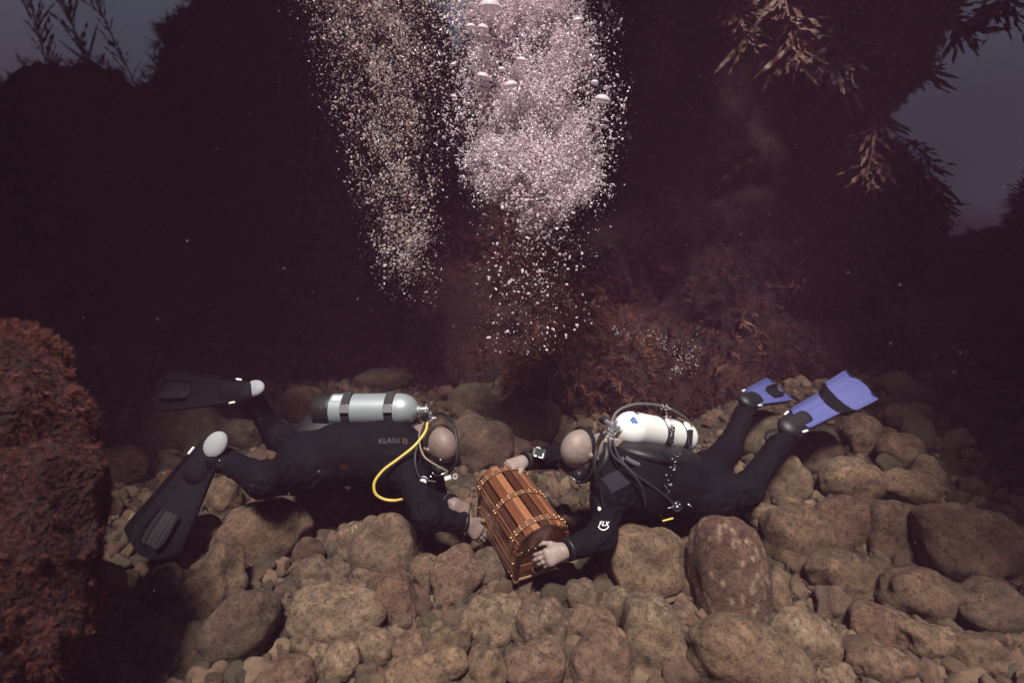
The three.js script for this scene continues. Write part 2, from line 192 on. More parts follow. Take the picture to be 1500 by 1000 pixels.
// centre, width, height in the photograph's pixels only say how large each stone is and where it lies; each is a solid stone on the bed
const BOULDERS = [
  [1070, 846, 120, 178, -8, 'veined', 'tall reddish brown boulder with pale veins, standing below the right diver', { vein: 1.5, low: .1, square: 2.6 }],
  [946, 826, 130, 122, 0, 'tan', 'large rough tan boulder directly under the right diver\'s belly', { square: 2.3 }],
  [957, 938, 100, 140, -8, 'pale', 'upright egg-shaped pale boulder in front of the tan boulder under the right diver', { low: .12 }],
  [882, 966, 92, 105, 18, 'pink', 'pinkish boulder at the bottom edge, left of the upright egg-shaped one', {}],
  [1092, 968, 200, 125, 20, 'tan', 'broad tan slab lying in front of the tall veined boulder', { low: .15 }],
  [793, 917, 84, 82, 12, 'grey', 'grey boulder with a pale pitted face, below the chest', { vein: .8 }],
  [862, 918, 76, 62, 8, 'tan', 'flat-topped tan stone between the pitted boulder and the pinkish one', {}],
  [722, 905, 90, 76, 0, 'pale', 'pale heart-shaped boulder below the chest\'s lower corner', { low: .25 }],
  [653, 944, 92, 52, -26, 'brown', 'brown wedge-shaped stone with a lit ridge left of the heart-shaped boulder', {}],
  [664, 850, 74, 96, 22, 'pink', 'pinkish rough boulder left of the chest\'s near corner', { low: .25 }],
  [625, 838, 52, 56, 0, 'tan', 'smooth round tan stone leaning on the pinkish rough boulder', { low: .1 }],
  [576, 880, 74, 88, -28, 'red', 'reddish tilted boulder right of the long pale boulder', {}],
  [564, 800, 104, 100, 15, 'grey', 'large grey-brown boulder under the yellow hose', { low: .25 }],
  [490, 906, 138, 90, 8, 'pale', 'long pale boulder lying across the lower left middle', { low: .12, square: 3 }],
  [548, 946, 60, 52, 0, 'pale', 'round pale stone below the right end of the long pale boulder', { low: .08 }],
  [501, 971, 56, 68, 12, 'pale', 'mottled pale stone at the bottom below the long pale boulder', { vein: .7 }],
  [384, 786, 146, 104, -12, 'brown', 'big brown boulder below the left diver\'s knee', { low: .16 }],
  [312, 862, 82, 116, 18, 'brown', 'hollowed brown boulder left of the dark oblong one', { low: .3 }],
  [350, 926, 92, 136, 32, 'dark', 'dark brown oblong boulder slanting at the lower left', { low: .14 }],
  [234, 861, 68, 56, -35, 'grey', 'small grey wedge-shaped stone below the left diver\'s black fin', {}],
  [150, 886, 60, 118, 4, 'tan', 'pale column-shaped stone beside the algae-covered rock', { low: .1, square: 3 }],
  [411, 908, 36, 70, 4, 'grey', 'narrow grey stone squeezed left of the long pale boulder', {}],
  [602, 953, 46, 48, 0, 'pink', 'small purplish stone right of the round pale stone', { low: .25 }],
  [462, 970, 32, 48, 14, 'pale', 'small angular pale stone left of the mottled pale stone', { low: .3 }],
  [428, 988, 66, 52, 0, 'red', 'dark reddish stone cut by the bottom edge left of centre', {}],
  [622, 988, 130, 60, -14, 'tan', 'long tan stone along the bottom edge below the brown wedge', {}],
  [712, 982, 64, 72, 8, 'tan', 'tan stone at the bottom edge below the heart-shaped boulder', {}],
  [786, 980, 100, 80, -6, 'pink', 'broad pinkish stone at the bottom edge below the pitted boulder', {}],
  [849, 876, 50, 58, -8, 'grey', 'greyish knobbly stone behind the flat-topped tan stone', {}],
  [900, 888, 50, 52, 0, 'grey', 'mottled grey stone left of the egg-shaped boulder', { vein: .7 }],
  [998, 905, 34, 34, 0, 'pink', 'little pinkish stone between egg-shaped boulder and veined boulder', { low: .1 }],
  [1182, 938, 112, 78, 26, 'pale', 'speckled pale oval boulder right of the broad tan slab', { low: .1, vein: .4 }],
  [1168, 788, 108, 98, 8, 'brown', 'brown boulder right of the top of the veined boulder', { low: .14 }],
  [1246, 706, 100, 72, 0, 'tan', 'rounded tan boulder below the near blue fin', { low: .12 }],
  [1234, 768, 100, 82, 0, 'red', 'reddish brown boulder directly under the rounded tan boulder', {}],
  [1304, 776, 84, 86, 0, 'brown', 'upright brown boulder right of the reddish brown one on the slope', { square: 3 }],
  [1415, 800, 168, 116, 18, 'brown', 'largest brown boulder at the far right of the slope', { low: .18 }],
  [1334, 714, 92, 52, 10, 'tan', 'flattish oval tan boulder on the slope above the largest one', { low: .1 }],
  [1320, 664, 74, 60, 32, 'brown', 'slanting brown boulder above the flattish oval one', {}],
  [1264, 640, 50, 64, 0, 'brown', 'upright brown stone right of the near blue fin', {}],
  [1331, 612, 70, 48, 6, 'brown', 'second highest boulder of the slope on the right', {}],
  [1314, 568, 58, 44, 0, 'brown', 'topmost boulder of the slope beside the blue fin\'s tip', {}],
  [1152, 706, 72, 78, 0, 'grey', 'lumpy grey boulder just right of the right diver\'s shin', { low: .3 }],
  [1190, 668, 76, 70, 0, 'dark', 'dark reddish boulder under the near blue fin\'s middle', {}],
  [1108, 640, 84, 80, 0, 'green', 'greenish boulder between the right diver\'s legs', {}],
  [1124, 758, 60, 40, 10, 'tan', 'low tan stone behind the top of the veined boulder', {}],
  [1236, 846, 110, 78, 12, 'brown', 'brown boulder on the lower right, below the reddish brown one', {}],
  [1346, 878, 130, 90, 16, 'brown', 'wide brown boulder under the upright brown one at lower right', {}],
  [1284, 920, 90, 66, 10, 'red', 'reddish boulder at lower right beside the speckled oval one', {}],
  [1360, 944, 90, 62, 20, 'tan', 'tan oval boulder at lower right near the bottom edge', {}],
  [1436, 960, 82, 60, 22, 'brown', 'brown oval boulder near the bottom right corner', {}],
  [1292, 978, 84, 66, 10, 'pink', 'pinkish boulder on the bottom edge at lower right', {}],
  [1226, 992, 54, 40, 0, 'pale', 'small pale stone on the bottom edge right of the speckled oval one', {}],
  [1446, 896, 110, 90, 18, 'dark', 'dark boulder by the right edge below the largest one', {}],
  [1138, 880, 44, 88, -12, 'tan', 'narrow pale stone propped against the veined boulder\'s right side', {}],
  [440, 595, 56, 56, 10, 'tan', 'pale cracked boulder behind the silver tank\'s black end', { vein: .5 }],
  [170, 684, 96, 64, -6, 'red', 'reddish boulder beside the algae-covered rock, left of the black fin', { low: .12 }],
  [328, 730, 58, 62, 10, 'brown', 'brown stone behind the near black fin, under the left diver\'s shin', {}],
  [282, 790, 96, 62, -12, 'brown', 'low brown boulder half hidden by the near black fin', {}],
  [262, 632, 150, 84, 0, 'green', 'broad dim greenish boulder behind the left diver\'s fins', {}],
  [150, 622, 60, 50, 0, 'green', 'dim greenish stone far left above the reddish boulder', {}],
  [356, 640, 60, 56, 0, 'green', 'dim greenish stone between the left diver\'s lower legs', {}],
  [510, 792, 40, 66, 34, 'grey', 'slanted stone with white spots left of the large grey-brown boulder', { vein: 1.6 }],
  [462, 842, 58, 56, 0, 'grey', 'grey stone above the long pale boulder\'s left end', {}],
  [500, 846, 32, 48, 8, 'grey', 'narrow grey stone above the middle of the long pale boulder', {}],
  [531, 842, 34, 30, 0, 'grey', 'small grey stone touching the top of the reddish tilted boulder', {}],
  [640, 786, 84, 46, 0, 'brown', 'brown stone under the left diver\'s hands', {}],
  [716, 838, 60, 66, 10, 'grey', 'grey rounded stone just left of the chest\'s lowest corner', {}],
  [704, 655, 96, 92, 0, 'dark', 'big dim brown boulder behind the chest, right of the left diver\'s head', {}],  // darker tint paints in the weak light behind the chest
  [772, 622, 96, 84, 0, 'dark', 'big dim boulder behind the chest\'s far end, left of the right diver', {}],  // tint darkened here too, for the weak light
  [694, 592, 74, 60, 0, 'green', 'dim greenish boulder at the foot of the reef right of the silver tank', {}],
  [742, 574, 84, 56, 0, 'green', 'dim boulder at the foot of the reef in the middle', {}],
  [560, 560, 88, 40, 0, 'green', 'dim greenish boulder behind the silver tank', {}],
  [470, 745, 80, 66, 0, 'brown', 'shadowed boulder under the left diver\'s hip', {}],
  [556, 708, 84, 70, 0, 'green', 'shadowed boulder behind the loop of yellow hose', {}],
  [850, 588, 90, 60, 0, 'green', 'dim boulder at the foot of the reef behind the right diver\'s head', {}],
  [360, 572, 90, 40, 0, 'dim', 'very dim far boulder behind the left diver\'s far foot', {}],  // darkest tint, with the weak far light put into the colour
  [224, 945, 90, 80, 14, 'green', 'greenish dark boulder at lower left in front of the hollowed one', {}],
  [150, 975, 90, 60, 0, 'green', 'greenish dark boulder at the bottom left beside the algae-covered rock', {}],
];
const camQ = camera.quaternion, placed = [];
BOULDERS.forEach(([x, y, w, h, rot, tint, label, o], i) => {
  let d = groundAt(x, y), b = 0;
  for (let k = 0; k < 5; k++) { b = h / 2 / F * d; d = groundAt(x, y, b * .5); }
  const a = w / 2 / F * d; b = h / 2 / F * d;
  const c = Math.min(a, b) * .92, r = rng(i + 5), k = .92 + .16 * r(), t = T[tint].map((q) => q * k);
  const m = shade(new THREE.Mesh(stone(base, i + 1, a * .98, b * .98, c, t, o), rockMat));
  m.quaternion.copy(camQ).multiply(new THREE.Quaternion().setFromAxisAngle(V(0, 0, 1), -rot * Math.PI / 180));
  const p = P(x, y, d + c * .02); m.position.copy(p);
  placed.push([p, Math.max(a, b, c), (a + b) / 2]);
  top('boulder', m); tag(m, label, 'boulder', 'boulders of the seabed');
});
{ // cobbles wedged between the boulders: pieces of the bed; the finest ones are gravel
  const r = rng(404), kinds = []; const tints = [T.tan, T.pale, T.grey, T.brown, T.red, T.pink, T.green];
  for (let i = 0; i < 14; i++) kinds.push(stone(ico(5), 200 + i, .5, .4, .44, tints[i % 7], { low: .3, pink: .1 }));
  let n = 0, tries = 0; const spots = [];
  while (n < 290 && tries++ < 20000) {
    const far = r(), py = mix(560, 1010, Math.pow(far, .8)), px = mix(100, 1520, r()), d = groundAt(px, py), q = P(px, py, d), s = mix(.05, .17, Math.pow(r(), 1.6)) * (d > 3.5 ? 1.5 : 1);
    if (placed.some(([p, , e]) => p.distanceTo(q) < e * .82 + s * .18) || spots.some(([p, e]) => p.distanceTo(q) < (e + s) * .40)) continue;
    spots.push([q, s]);
    const m = part(n ? `cobble_${String(n).padStart(3, '0')}` : 'cobble', kinds[Math.floor(r() * 14)], cobbleMat, seabed);
    m.position.set(q.x, ground(q.x, q.z) + s * .22, q.z); m.rotation.set(r() * 6, r() * 6, r() * 6); m.scale.set(s * mix(.8, 1.3, r()), s, s * mix(.8, 1.2, r())); n++;
  }
  const N = 16000, g = new THREE.InstancedMesh(stone(ico(3), 77, .5, .36, .45, [1, 1, 1], { low: .3, pink: .1 }), new THREE.MeshStandardMaterial({ vertexColors: true, roughness: 1 }), N), mt = new THREE.Matrix4(), col = new THREE.Color();
  for (let i = 0; i < N; i++) {
    const z = -1.2 - 6 * Math.pow(r(), 1.5), x = (r() * 2 - 1) * (1.2 - z * .95), s = mix(.02, .10, Math.pow(r(), 1.8));
    mt.compose(V(x, ground(x, z) + s * .1, z), new THREE.Quaternion().setFromEuler(new THREE.Euler(r() * 6, r() * 6, r() * 6)), V(s * 1.2, s, s)); g.setMatrixAt(i, mt);
    const t = tints[Math.floor(r() * 7)], k = .5 + .35 * r(); g.setColorAt(i, col.setRGB(t[0] * k, t[1] * k * .97, t[2] * k * .92));  // gravel darkened as well, painting shade into the gaps
  }
  g.name = 'gravel'; shade(g); tag(g, null, null, null, 'stuff'); seabed.add(g);
}

// ---------------------------------------------------------------- reefs with red algae, kelp
function reef(parts, detail, tint, seed, amp = .3, fs = 1) {
  const fold = 1.3;
  const gs = parts.map(([c, R], k) => {
    const g = ico(detail), p = g.attributes.position, q = V();
    for (let i = 0; i < p.count; i++) {
      q.fromBufferAttribute(p, i); const w = V(q.x * R.x + c.x, q.y * R.y + c.y, q.z * R.z + c.z), s = seed + k * 3.1;
      const w0 = w.clone(); w.multiplyScalar(fs); const rid = 1 - Math.abs(fbm(w.x * fold + s, w.y * fold * .6, w.z * fold, 3)) * 2.6, r = amp * (fbm(w.x * .6 + s, w.y * .6, w.z * .6, 3) * 1.7 + .35 * rid + .28 * fbm(w.x * 3, w.y * 3 + s, w.z * 3, 3)); const dir = V(q.x / R.x, q.y / R.y, q.z / R.z).normalize();
      w.copy(w0).addScaledVector(dir, r); p.setXYZ(i, w.x, w.y, w.z);
    }
    g.computeVertexNormals(); return g;
  });
  const g = gs.length > 1 ? mergeGeometries(gs) : gs[0];
  paint(g, (v) => { const n = fbm(v.x * 1.5 + seed, v.y * 1.5, v.z * 1.5, 4); const l = 1 + 1.1 * n; return [tint[0] * l, tint[1] * l, tint[2] * l]; });
  return g;
}
function tuft(seed, blades, wide, fork) {
  const r = rng(seed), pos = [], idx = [];
  for (let b = 0; b < blades; b++) {
    const a = r() * 6.283, lean = .25 + r() * .9, len = .6 + .5 * r(), tw = r() * 6.283, base = [(r() - .5) * .25, 0, (r() - .5) * .25], n = 3, o = pos.length / 3, bend = (r() - .5) * 1.2;
    for (let k = 0; k <= n; k++) { const t = k / n, w = wide * (k === n ? .25 : .6 + .5 * Math.sin(t * 3)), x = base[0] + Math.cos(a + bend * t) * lean * t * len, y = len * t * (1 - .35 * lean * t), z = base[2] + Math.sin(a + bend * t) * lean * t * len; pos.push(x - Math.cos(tw) * w, y, z - Math.sin(tw) * w, x + Math.cos(tw) * w, y, z + Math.sin(tw) * w); }
    for (let k = 0; k < n; k++) { const q = o + k * 2; idx.push(q, q + 1, q + 2, q + 1, q + 3, q + 2); }
  }
  const g = new THREE.BufferGeometry(); g.setAttribute('position', new THREE.Float32BufferAttribute(pos, 3)); g.setIndex(idx); g.computeVertexNormals(); return g;
}
function cover(geo, N, seed, size, cols, tg, parent, name, keep, fs = 1) { // tufts growing out of a reef's surface
  const r = rng(seed), p = geo.attributes.position, nn = geo.attributes.normal, m = new THREE.InstancedMesh(tg, algaeMat, N), mt = new THREE.Matrix4(), a = V(), n = V(), up = V(0, 1, 0), c = new THREE.Color(); let i = 0, tries = 0;
  while (i < N && tries++ < N * 40) {
    const k = Math.floor(r() * p.count); a.fromBufferAttribute(p, k); n.fromBufferAttribute(nn, k);
    if (!keep(a, n)) continue;
    const f = fbm(a.x * 1.1 * fs + 3, a.y * 1.1 * fs, a.z * 1.1 * fs + seed, 3); if (f < -.16 && r() < .55) continue;
    a.addScaledVector(n, -.01).add(V(r() - .5, r() - .5, r() - .5).multiplyScalar(size));
    const dir = n.clone().add(V((r() - .5) * .9, (r() - .5) * .9 - .15, (r() - .5) * .9)).normalize(), s = size * mix(.45, 1.5, Math.pow(r(), 2)) * (1 + f);
    mt.compose(a, new THREE.Quaternion().setFromUnitVectors(up, dir).multiply(new THREE.Quaternion().setFromAxisAngle(up, r() * 6.283)), V(s, s * mix(.7, 1.4, r()), s)); m.setMatrixAt(i, mt);
    const q = Math.max(0, Math.min(.999, .5 + f * 1.7 + (r() - .5) * .5)) * (cols.length - 1), u = Math.floor(q), t = q - u, A = cols[u], B = cols[Math.min(u + 1, cols.length - 1)], l = .6 + .8 * r(); m.setColorAt(i++, c.setRGB(mix(A[0], B[0], t) * l, mix(A[1], B[1], t) * l, mix(A[2], B[2], t) * l));
  }
  m.count = i; m.name = name; shade(m); tag(m, null, null, null, 'stuff'); parent.add(m); return m;
}
const REDS = [[.010, .003, .006], [.026, .006, .009], [.050, .013, .014], [.085, .027, .021], [.15, .062, .036]];
const facing = (a, n) => n.dot(V(camera.position.x - a.x, camera.position.y - a.y, camera.position.z - a.z).normalize()) > -.25;
function addReef(name, parts, detail, tint, seed, amp, label, cat, tufts, fs = 1) {
  const g = reef(parts, detail, tint, seed, amp, fs), root = top(name, new THREE.Group()); tag(root, label, cat);
  part('rock', boxUV(g.clone(), 1), reefMat, root);
  tufts.forEach(([N, size, tg, cols, nm], k) => cover(g, N, seed * 10 + k, size, cols, tg, root, nm ?? 'red_algae', facing, fs));
  return root;
}
const bushy = tuft(1, 16, .03), fine = tuft(2, 26, .016), broad = tuft(3, 9, .075);
addReef('reef_wall', [[P(985, 190, 6.9), V(2.25, 3.3, 1.4)], [P(760, 470, 6.8), V(1.35, 1.5, 1.0)], [P(1090, 420, 6.6), V(1.5, 1.7, .95)], [P(1230, 90, 6.5), V(.75, 1.0, .7)], [P(1262, 340, 6.3), V(.45, .8, .6)], [P(1180, 450, 6.3), V(.8, .7, .55)], [P(1330, -70, 6.2), V(.9, .45, .6)], [P(900, 330, 6.4), V(.9, 1.1, .8)], [P(960, 560, 5.7), V(1.5, .5, .55)], [P(1180, 540, 5.6), V(.8, .45, .5)]], 40, [.028, .009, .010], 4, .42, 'tall dark reef wall shaggy with red algae, rising behind the two divers', 'reef wall', [[30000, .075, bushy, REDS], [36000, .055, fine, REDS], [5000, .07, broad, REDS]]);
addReef('algae_rock', [[P(-12, 550, 1.85), V(.20, .20, .2)], [P(-8, 650, 1.82), V(.25, .32, .25)], [P(-4, 780, 1.76), V(.27, .36, .28)], [P(-20, 920, 1.7), V(.24, .40, .28)], [P(-160, 800, 1.9), V(.4, .6, .4)]], 30, [.040, .012, .011], 9, .085, 'rock furred with dark red algae at the left edge, nearest to the viewer', 'rock', [[16000, .020, bushy, [[.02, .005, .006], [.06, .014, .012], [.13, .035, .022], [.13, .042, .03]]], [16000, .016, fine, [[.02, .006, .007], [.10, .024, .016], [.15, .046, .034]]]], 3.2);
addReef('dark_outcrop', [[P(1650, 460, 5.6), V(.95, 1.7, .9)], [P(1560, 650, 5.2), V(.8, .7, .6)]], 34, [.014, .009, .011], 15, .25, 'dark rock outcrop at the right edge beyond the boulder slope', 'rock', [[5000, .12, bushy, [[.012, .006, .008], [.03, .012, .012]]]]);
addReef('distant_reef', [[P(140, 470, 8.8), V(3.6, 2.9, 1.5)], [P(500, 330, 8.6), V(1.7, 4.3, 1.4)], [P(330, 330, 9.2), V(1.1, 2.9, 1)], [P(-300, 420, 8), V(2, 2.6, 1.6)]], 34, [.014, .009, .013], 21, .6, 'distant dark reef fading into the murk behind the left diver', 'reef', [[18000, .12, bushy, [[.012, .006, .009], [.03, .013, .015], [.05, .025, .022]]]]);

addReef('distant_reef', [[P(1420, 600, 9.5), V(2.4, 2.75, 1.2)], [P(1700, 520, 10), V(2, 2.3, 1.2)]], 30, [.014, .009, .013], 27, .4, 'low dark reef in the gap between the reef wall and the right edge', 'reef', [[7000, .12, bushy, [[.010, .006, .009], [.022, .011, .013]]]]);

function bladeGeo(seed, ruffle) { const n = 12, pos = [], idx = [], r = rng(seed), ph = r() * 6; for (let k = 0; k <= n; k++) { const t = k / n, w = .085 * Math.pow(Math.sin(Math.PI * Math.min(1, t * .93 + .05)), .7) + .004, y = t, z = .18 * t * t; for (const s of [-1, 0, 1]) pos.push(s * w, y, z + (s ? ruffle * Math.sin(t * 17 + ph + s) * w : -.1 * w)); } for (let k = 0; k < n; k++) for (let s = 0; s < 2; s++) { const a = k * 3 + s; idx.push(a, a + 1, a + 3, a + 1, a + 4, a + 3); } const g = new THREE.BufferGeometry(); g.setAttribute('position', new THREE.Float32BufferAttribute(pos, 3)); g.setIndex(idx); g.computeVertexNormals(); return g; }
const BLADES = [1, 2, 3].map((s) => bladeGeo(s, .5));
function kelp(pts, nb, len, seed, mat, label, group, droop = .3, wide = .6, along = .8) {
  const root = top('kelp_plant', new THREE.Group()), r = rng(seed), curve = new THREE.CatmullRomCurve3(pts); tag(root, label, 'kelp', group);
  part('stipe', new THREE.TubeGeometry(curve, 24, len * .022, 6, false), mat, root);
  for (let k = 0; k < nb; k++) {
    const t = mix(.15, 1, k / Math.max(1, nb - 1)), p = curve.getPoint(t), tan = curve.getTangent(t), m = part('blade', BLADES[k % 3], mat, root), a = r() * 6.283;
    const side = V(Math.cos(a), (r() - .5) * .6 - droop * .4, Math.sin(a)).addScaledVector(tan, along).normalize();
    const s = len * mix(.6, 1.15, r()); m.position.copy(p); m.quaternion.setFromUnitVectors(V(0, 1, 0), side).multiply(new THREE.Quaternion().setFromAxisAngle(V(0, 1, 0), r() * 6.283)); m.scale.set(s * wide, s, s);
  }
  return rebase(root, pts[0].clone());
}
const KR = 'brown kelp hanging from the top of the reef wall', KL = 'tall kelp strands in the murk at the upper left';
[[[1100, -80], [1125, 20], [1130, 95], 4.9, 12, .32, 'orange-brown kelp clump at the top edge, brightest of those on the reef'],
 [[1010, -70], [1050, 5], [1060, 70], 4.9, 9, .26, 'brown kelp clump at the top edge just left of the brightest one'],
 [[1225, -80], [1200, 30], [1195, 120], 5.0, 11, .3, 'brown kelp at the top edge right of the brightest clump'],
 [[1240, 40], [1290, 85], [1315, 100], 5.4, 10, .28, 'kelp with pale-edged blades jutting from the reef\'s right rim'],
 [[1320, -70], [1350, 10], [1370, 40], 5.6, 11, .34, 'dark kelp fringe at the top edge against the blue-grey water'],
 [[1430, -60], [1440, -5], [1425, 25], 5.8, 9, .34, 'rightmost kelp fringe at the top edge'],
 [[1240, 100], [1255, 180], [1235, 260], 5.1, 12, .26, 'brown kelp sprawling below the pale-edged blades'],
 [[1280, 190], [1325, 230], [1332, 285], 5.6, 10, .26, 'kelp hanging at the reef\'s right rim, halfway up'],
 [[1290, 240], [1340, 290], [1352, 320], 5.6, 9, .22, 'lowest kelp on the reef\'s right rim'],
 [[960, 10], [935, 40], [940, 90], 5.3, 8, .22, 'small kelp beside the top of the bright bubble plume'],
].forEach(([a, b, c, d, n, l, label], i) => kelp([P(a[0] + 25, a[1], d + .1), P(b[0] + 30, b[1], d - .35), P(c[0] + 35, c[1], d - .5)], Math.round(n * 4.5), l * 1.15, 30 + i, i % 3 === 2 ? darkKelpMat : kelpMat, label, KR));
[[[140, 300], [75, 120], [30, -60], 8.5, 90, .8, 'leftmost kelp strand in the murk at the upper left'],
 [[260, 330], [160, 150], [60, -60], 9, 90, .9, 'second kelp strand from the left, leaning far to the left'],
 [[330, 380], [235, 200], [120, -40], 9.5, 90, .8, 'third kelp strand from the left in the murk'],
 [[430, 420], [390, 220], [300, -60], 10, 90, 1.1, 'kelp strand left of the dimmer bubble plume'],
 [[470, 350], [480, 160], [420, -60], 9, 90, 1.0, 'kelp strand nearest to the dimmer bubble plume'],
 [[60, 420], [10, 250], [-40, 60], 8, 90, .8, 'kelp cut by the left edge above the algae-covered rock'],
].forEach(([a, b, c, d, n, l, label], i) => kelp([P(...a, d + 2.5), P(...b, d + 2.2), P(...c, d + 1.9)], n, l * .7, 60 + i, darkKelpMat, label, KL, .3, .34, 1.7));

{ // added kelp layer, mostly out of view; its opening shapes the divers' pool of light
  const N = 15000, m = new THREE.InstancedMesh(BLADES[0], darkKelpMat, N), r = rng(90), mt = new THREE.Matrix4(); let i = 0;
  while (i < N) { const x = mix(-11, 13, r()), z = mix(-15, 5, r()), y0 = 3.45 + .3 * fbm(x, 0, z, 2) + .4 * r() + .42 * Math.max(0, -z - 3.4) + .4 * sstep(-1, 1, z), y = Math.max(y0, 2.2 + .40 * -z * sstep(1.5, 3.5, Math.abs(x + .3)) + .4 * r()), e = Math.min(Math.hypot((x - .2) / 2.6, (z + .2) / 4.15), Math.hypot((x - 2.1) / 1.1, (z + 3.5) / 1.35)) + .15 * noise(x * 1.1, 3, z * 1.1); if (r() > sstep(.92, 1.4, e)) continue; const s = mix(.6, 1.2, r());
    mt.compose(V(x, y, z), new THREE.Quaternion().setFromEuler(new THREE.Euler((r() - .5) * .3 + 1.57, r() * 6.283, (r() - .5) * .9, 'YXZ')), V(s * 2.4, s, s)); m.setMatrixAt(i++, mt); }
  shade(m); top('added_shade_canopy', m); tag(m, 'added layer of kelp blades mostly out of view, shading all but the divers', 'added shade layer', null, 'stuff');
}

// ---------------------------------------------------------------- treasure chest
const CH = { o: V(.010, -.024, -2.394), e1: V(-.4235, .2119, -.8808).normalize(), e2: V(.0839, .9772, .1948).normalize(), e3: V(.9020, .0086, -.4317).normalize(), L: .446, W: .239, H: .184, A: .107 };
{
  const { L, W, H, A } = CH, root = top('treasure_chest', new THREE.Group()); tag(root, 'slatted wooden treasure chest with rounded lid and brass studs, held between the divers', 'chest');
  root.matrix.makeBasis(CH.e1, CH.e2, CH.e3); root.quaternion.setFromRotationMatrix(root.matrix); root.position.copy(CH.o);
  const r = rng(3), bx = (n, w, h, d, x, y, z, mat, rad = .003) => { const g = new RoundedBoxGeometry(w, h, d, 2, Math.min(rad, w * .45, h * .45, d * .45)); const m = part(n, g, mat, root); m.position.set(x, y, z); return m; };
  const wood = () => woodMats[Math.floor(r() * 3)];
  bx('inner_box', L - .03, H - .012, W - .03, L / 2, H / 2, W / 2, darkWood);
  // side planks with gaps, both long sides; brass edge rails
  for (const [z, s] of [[.006, -1], [W - .006, 1]]) {
    const n = 5; for (let k = 0; k < n; k++) bx('plank', L - .016, H / n - .010, .012, L / 2 + (r() - .5) * .004, H * (k + .5) / n, z + s * (r() * .003), wood());
    for (const y of [H * .21, H * .40, H * .60, H * .80]) bx('trim_rail', L - .01, .0042, .007, L / 2, y, z + s * .0055, brassMat, .001);
    for (const y of [.006, H - .006]) bx('edge_rail', L, .012, .016, L / 2, y, z + s * .002, darkWood);
  }
  for (const [x, s] of [[.006, -1], [L - .006, 1]]) { // end boards
    for (let k = 0; k < 4; k++) bx('plank', .012, H / 4 - .004, W - .02, x + s * r() * .002, H * (k + .5) / 4, W / 2, wood());
    bx('edge_rail', .016, .014, W, x + s * .002, .007, W / 2, brassDull); bx('edge_rail', .016, .014, W, x + s * .002, H - .007, W / 2, darkWood);
    for (const z of [.008, W - .008]) { bx('corner_post', .026, H + .004, .022, x, H / 2, z, darkWood); bx('corner_cap', .028, .018, .024, x, .004, z, brassMat); bx('corner_cap', .030, .020, .026, x, H - .016, z, brassMat); }
  }
  // handle ring and embossed plate on each end
  for (const [x, s] of [[-.006, -1], [L + .006, 1]]) {
    const pl = new THREE.CylinderGeometry(.034, .036, .006, 20), pp = pl.attributes.position; for (let i = 0; i < pp.count; i++) if (Math.hypot(pp.getX(i), pp.getZ(i)) > .02) pp.setY(i, pp.getY(i) * (.6 + .4 * Math.sin(i * 3)));
    pl.rotateZ(Math.PI / 2); pl.computeVertexNormals(); part('handle_plate', pl, brassMat, root).position.set(x, H * .48, W * .48);
    const ring = new THREE.TorusGeometry(.036, .0055, 10, 28); ring.rotateY(Math.PI / 2); part('handle', ring, brassDull, root).position.set(x + s * .01, H * .38, W * .48);
  }
  // barrel lid: curved slats between two arched end boards
  const lid = (t, off = 0) => { const a = Math.PI * (1 - t), hw = W / 2 + .008 + off; return [H + .004 + (A + off) * Math.pow(Math.sin(a), .85), W / 2 + hw * Math.cos(a)]; };
  const sh = (off, inset) => { const s = new THREE.Shape(); s.moveTo(-(W / 2 + off), 0); for (let k = 0; k <= 24; k++) { const [y, z] = lid(k / 24, off); s.lineTo(z - W / 2, y - H); } s.lineTo(W / 2 + off, 0); return s; };
  const core = new THREE.ExtrudeGeometry(sh(-.010), { depth: L + .004, bevelEnabled: false }); core.rotateY(Math.PI / 2); part('lid_core', core, darkWood, root).position.set(-.002, H, W / 2);
  for (const x of [-.008, L - .008]) { const g = new THREE.ExtrudeGeometry(sh(-.004), { depth: .016, bevelEnabled: true, bevelSize: .002, bevelThickness: .002, bevelSegments: 2 }); g.rotateY(Math.PI / 2); part('lid_end_board', g, woodMats[1], root).position.set(x, H, W / 2); }
  const NS = 9;
  for (let k = 0; k < NS; k++) {
    const t0 = k / NS + .011, t1 = (k + 1) / NS - .011, [y0, z0] = lid(t0), [y1, z1] = lid(t1), w = Math.hypot(y1 - y0, z1 - z0), m = bx('lid_slat', L + .03, .012, w, L / 2, (y0 + y1) / 2 + .002, (z0 + z1) / 2, woodMats[[0, 1, 0, 2, 1, 0, 2, 1, 0][k]], .003);
    m.rotation.x = Math.atan2(-(y1 - y0), z1 - z0); m.scale.y = 1 + .3 * r();
  }
  for (const t of [.112, .335, .556, .778]) { const [y, z] = lid(t, .0095); bx('lid_strip', L + .034, .007, .006, L / 2, y, z, brassMat, .001); }
  for (const [f, w] of [[.07, .030], [.5, .026], [.93, .030]]) { // brass straps over the lid, studded
    const pts = []; for (let k = 0; k <= 20; k++) pts.push(lid(k / 20, .0105));
    const pos = [], idx = []; pts.forEach(([y, z]) => { for (const [dx, o] of [[-w / 2, 0], [-w / 2, .004], [w / 2, .004], [w / 2, 0]]) { const ny = (y - H) / A, nz = (z - W / 2) / (W / 2); pos.push(L * f + dx, y + o * ny, z + o * nz); } });
    for (let k = 0; k < 20; k++) for (let c = 0; c < 3; c++) { const a = k * 4 + c; idx.push(a, a + 4, a + 1, a + 1, a + 4, a + 5); }
    let g = new THREE.BufferGeometry(); g.setAttribute('position', new THREE.Float32BufferAttribute(pos, 3)); g.setIndex(idx); g = g.toNonIndexed(); g.computeVertexNormals(); const b = part('lid_band', g, new THREE.MeshStandardMaterial({ color: lin(.30, .17, .10), metalness: .6, roughness: .38, side: THREE.DoubleSide }), root);
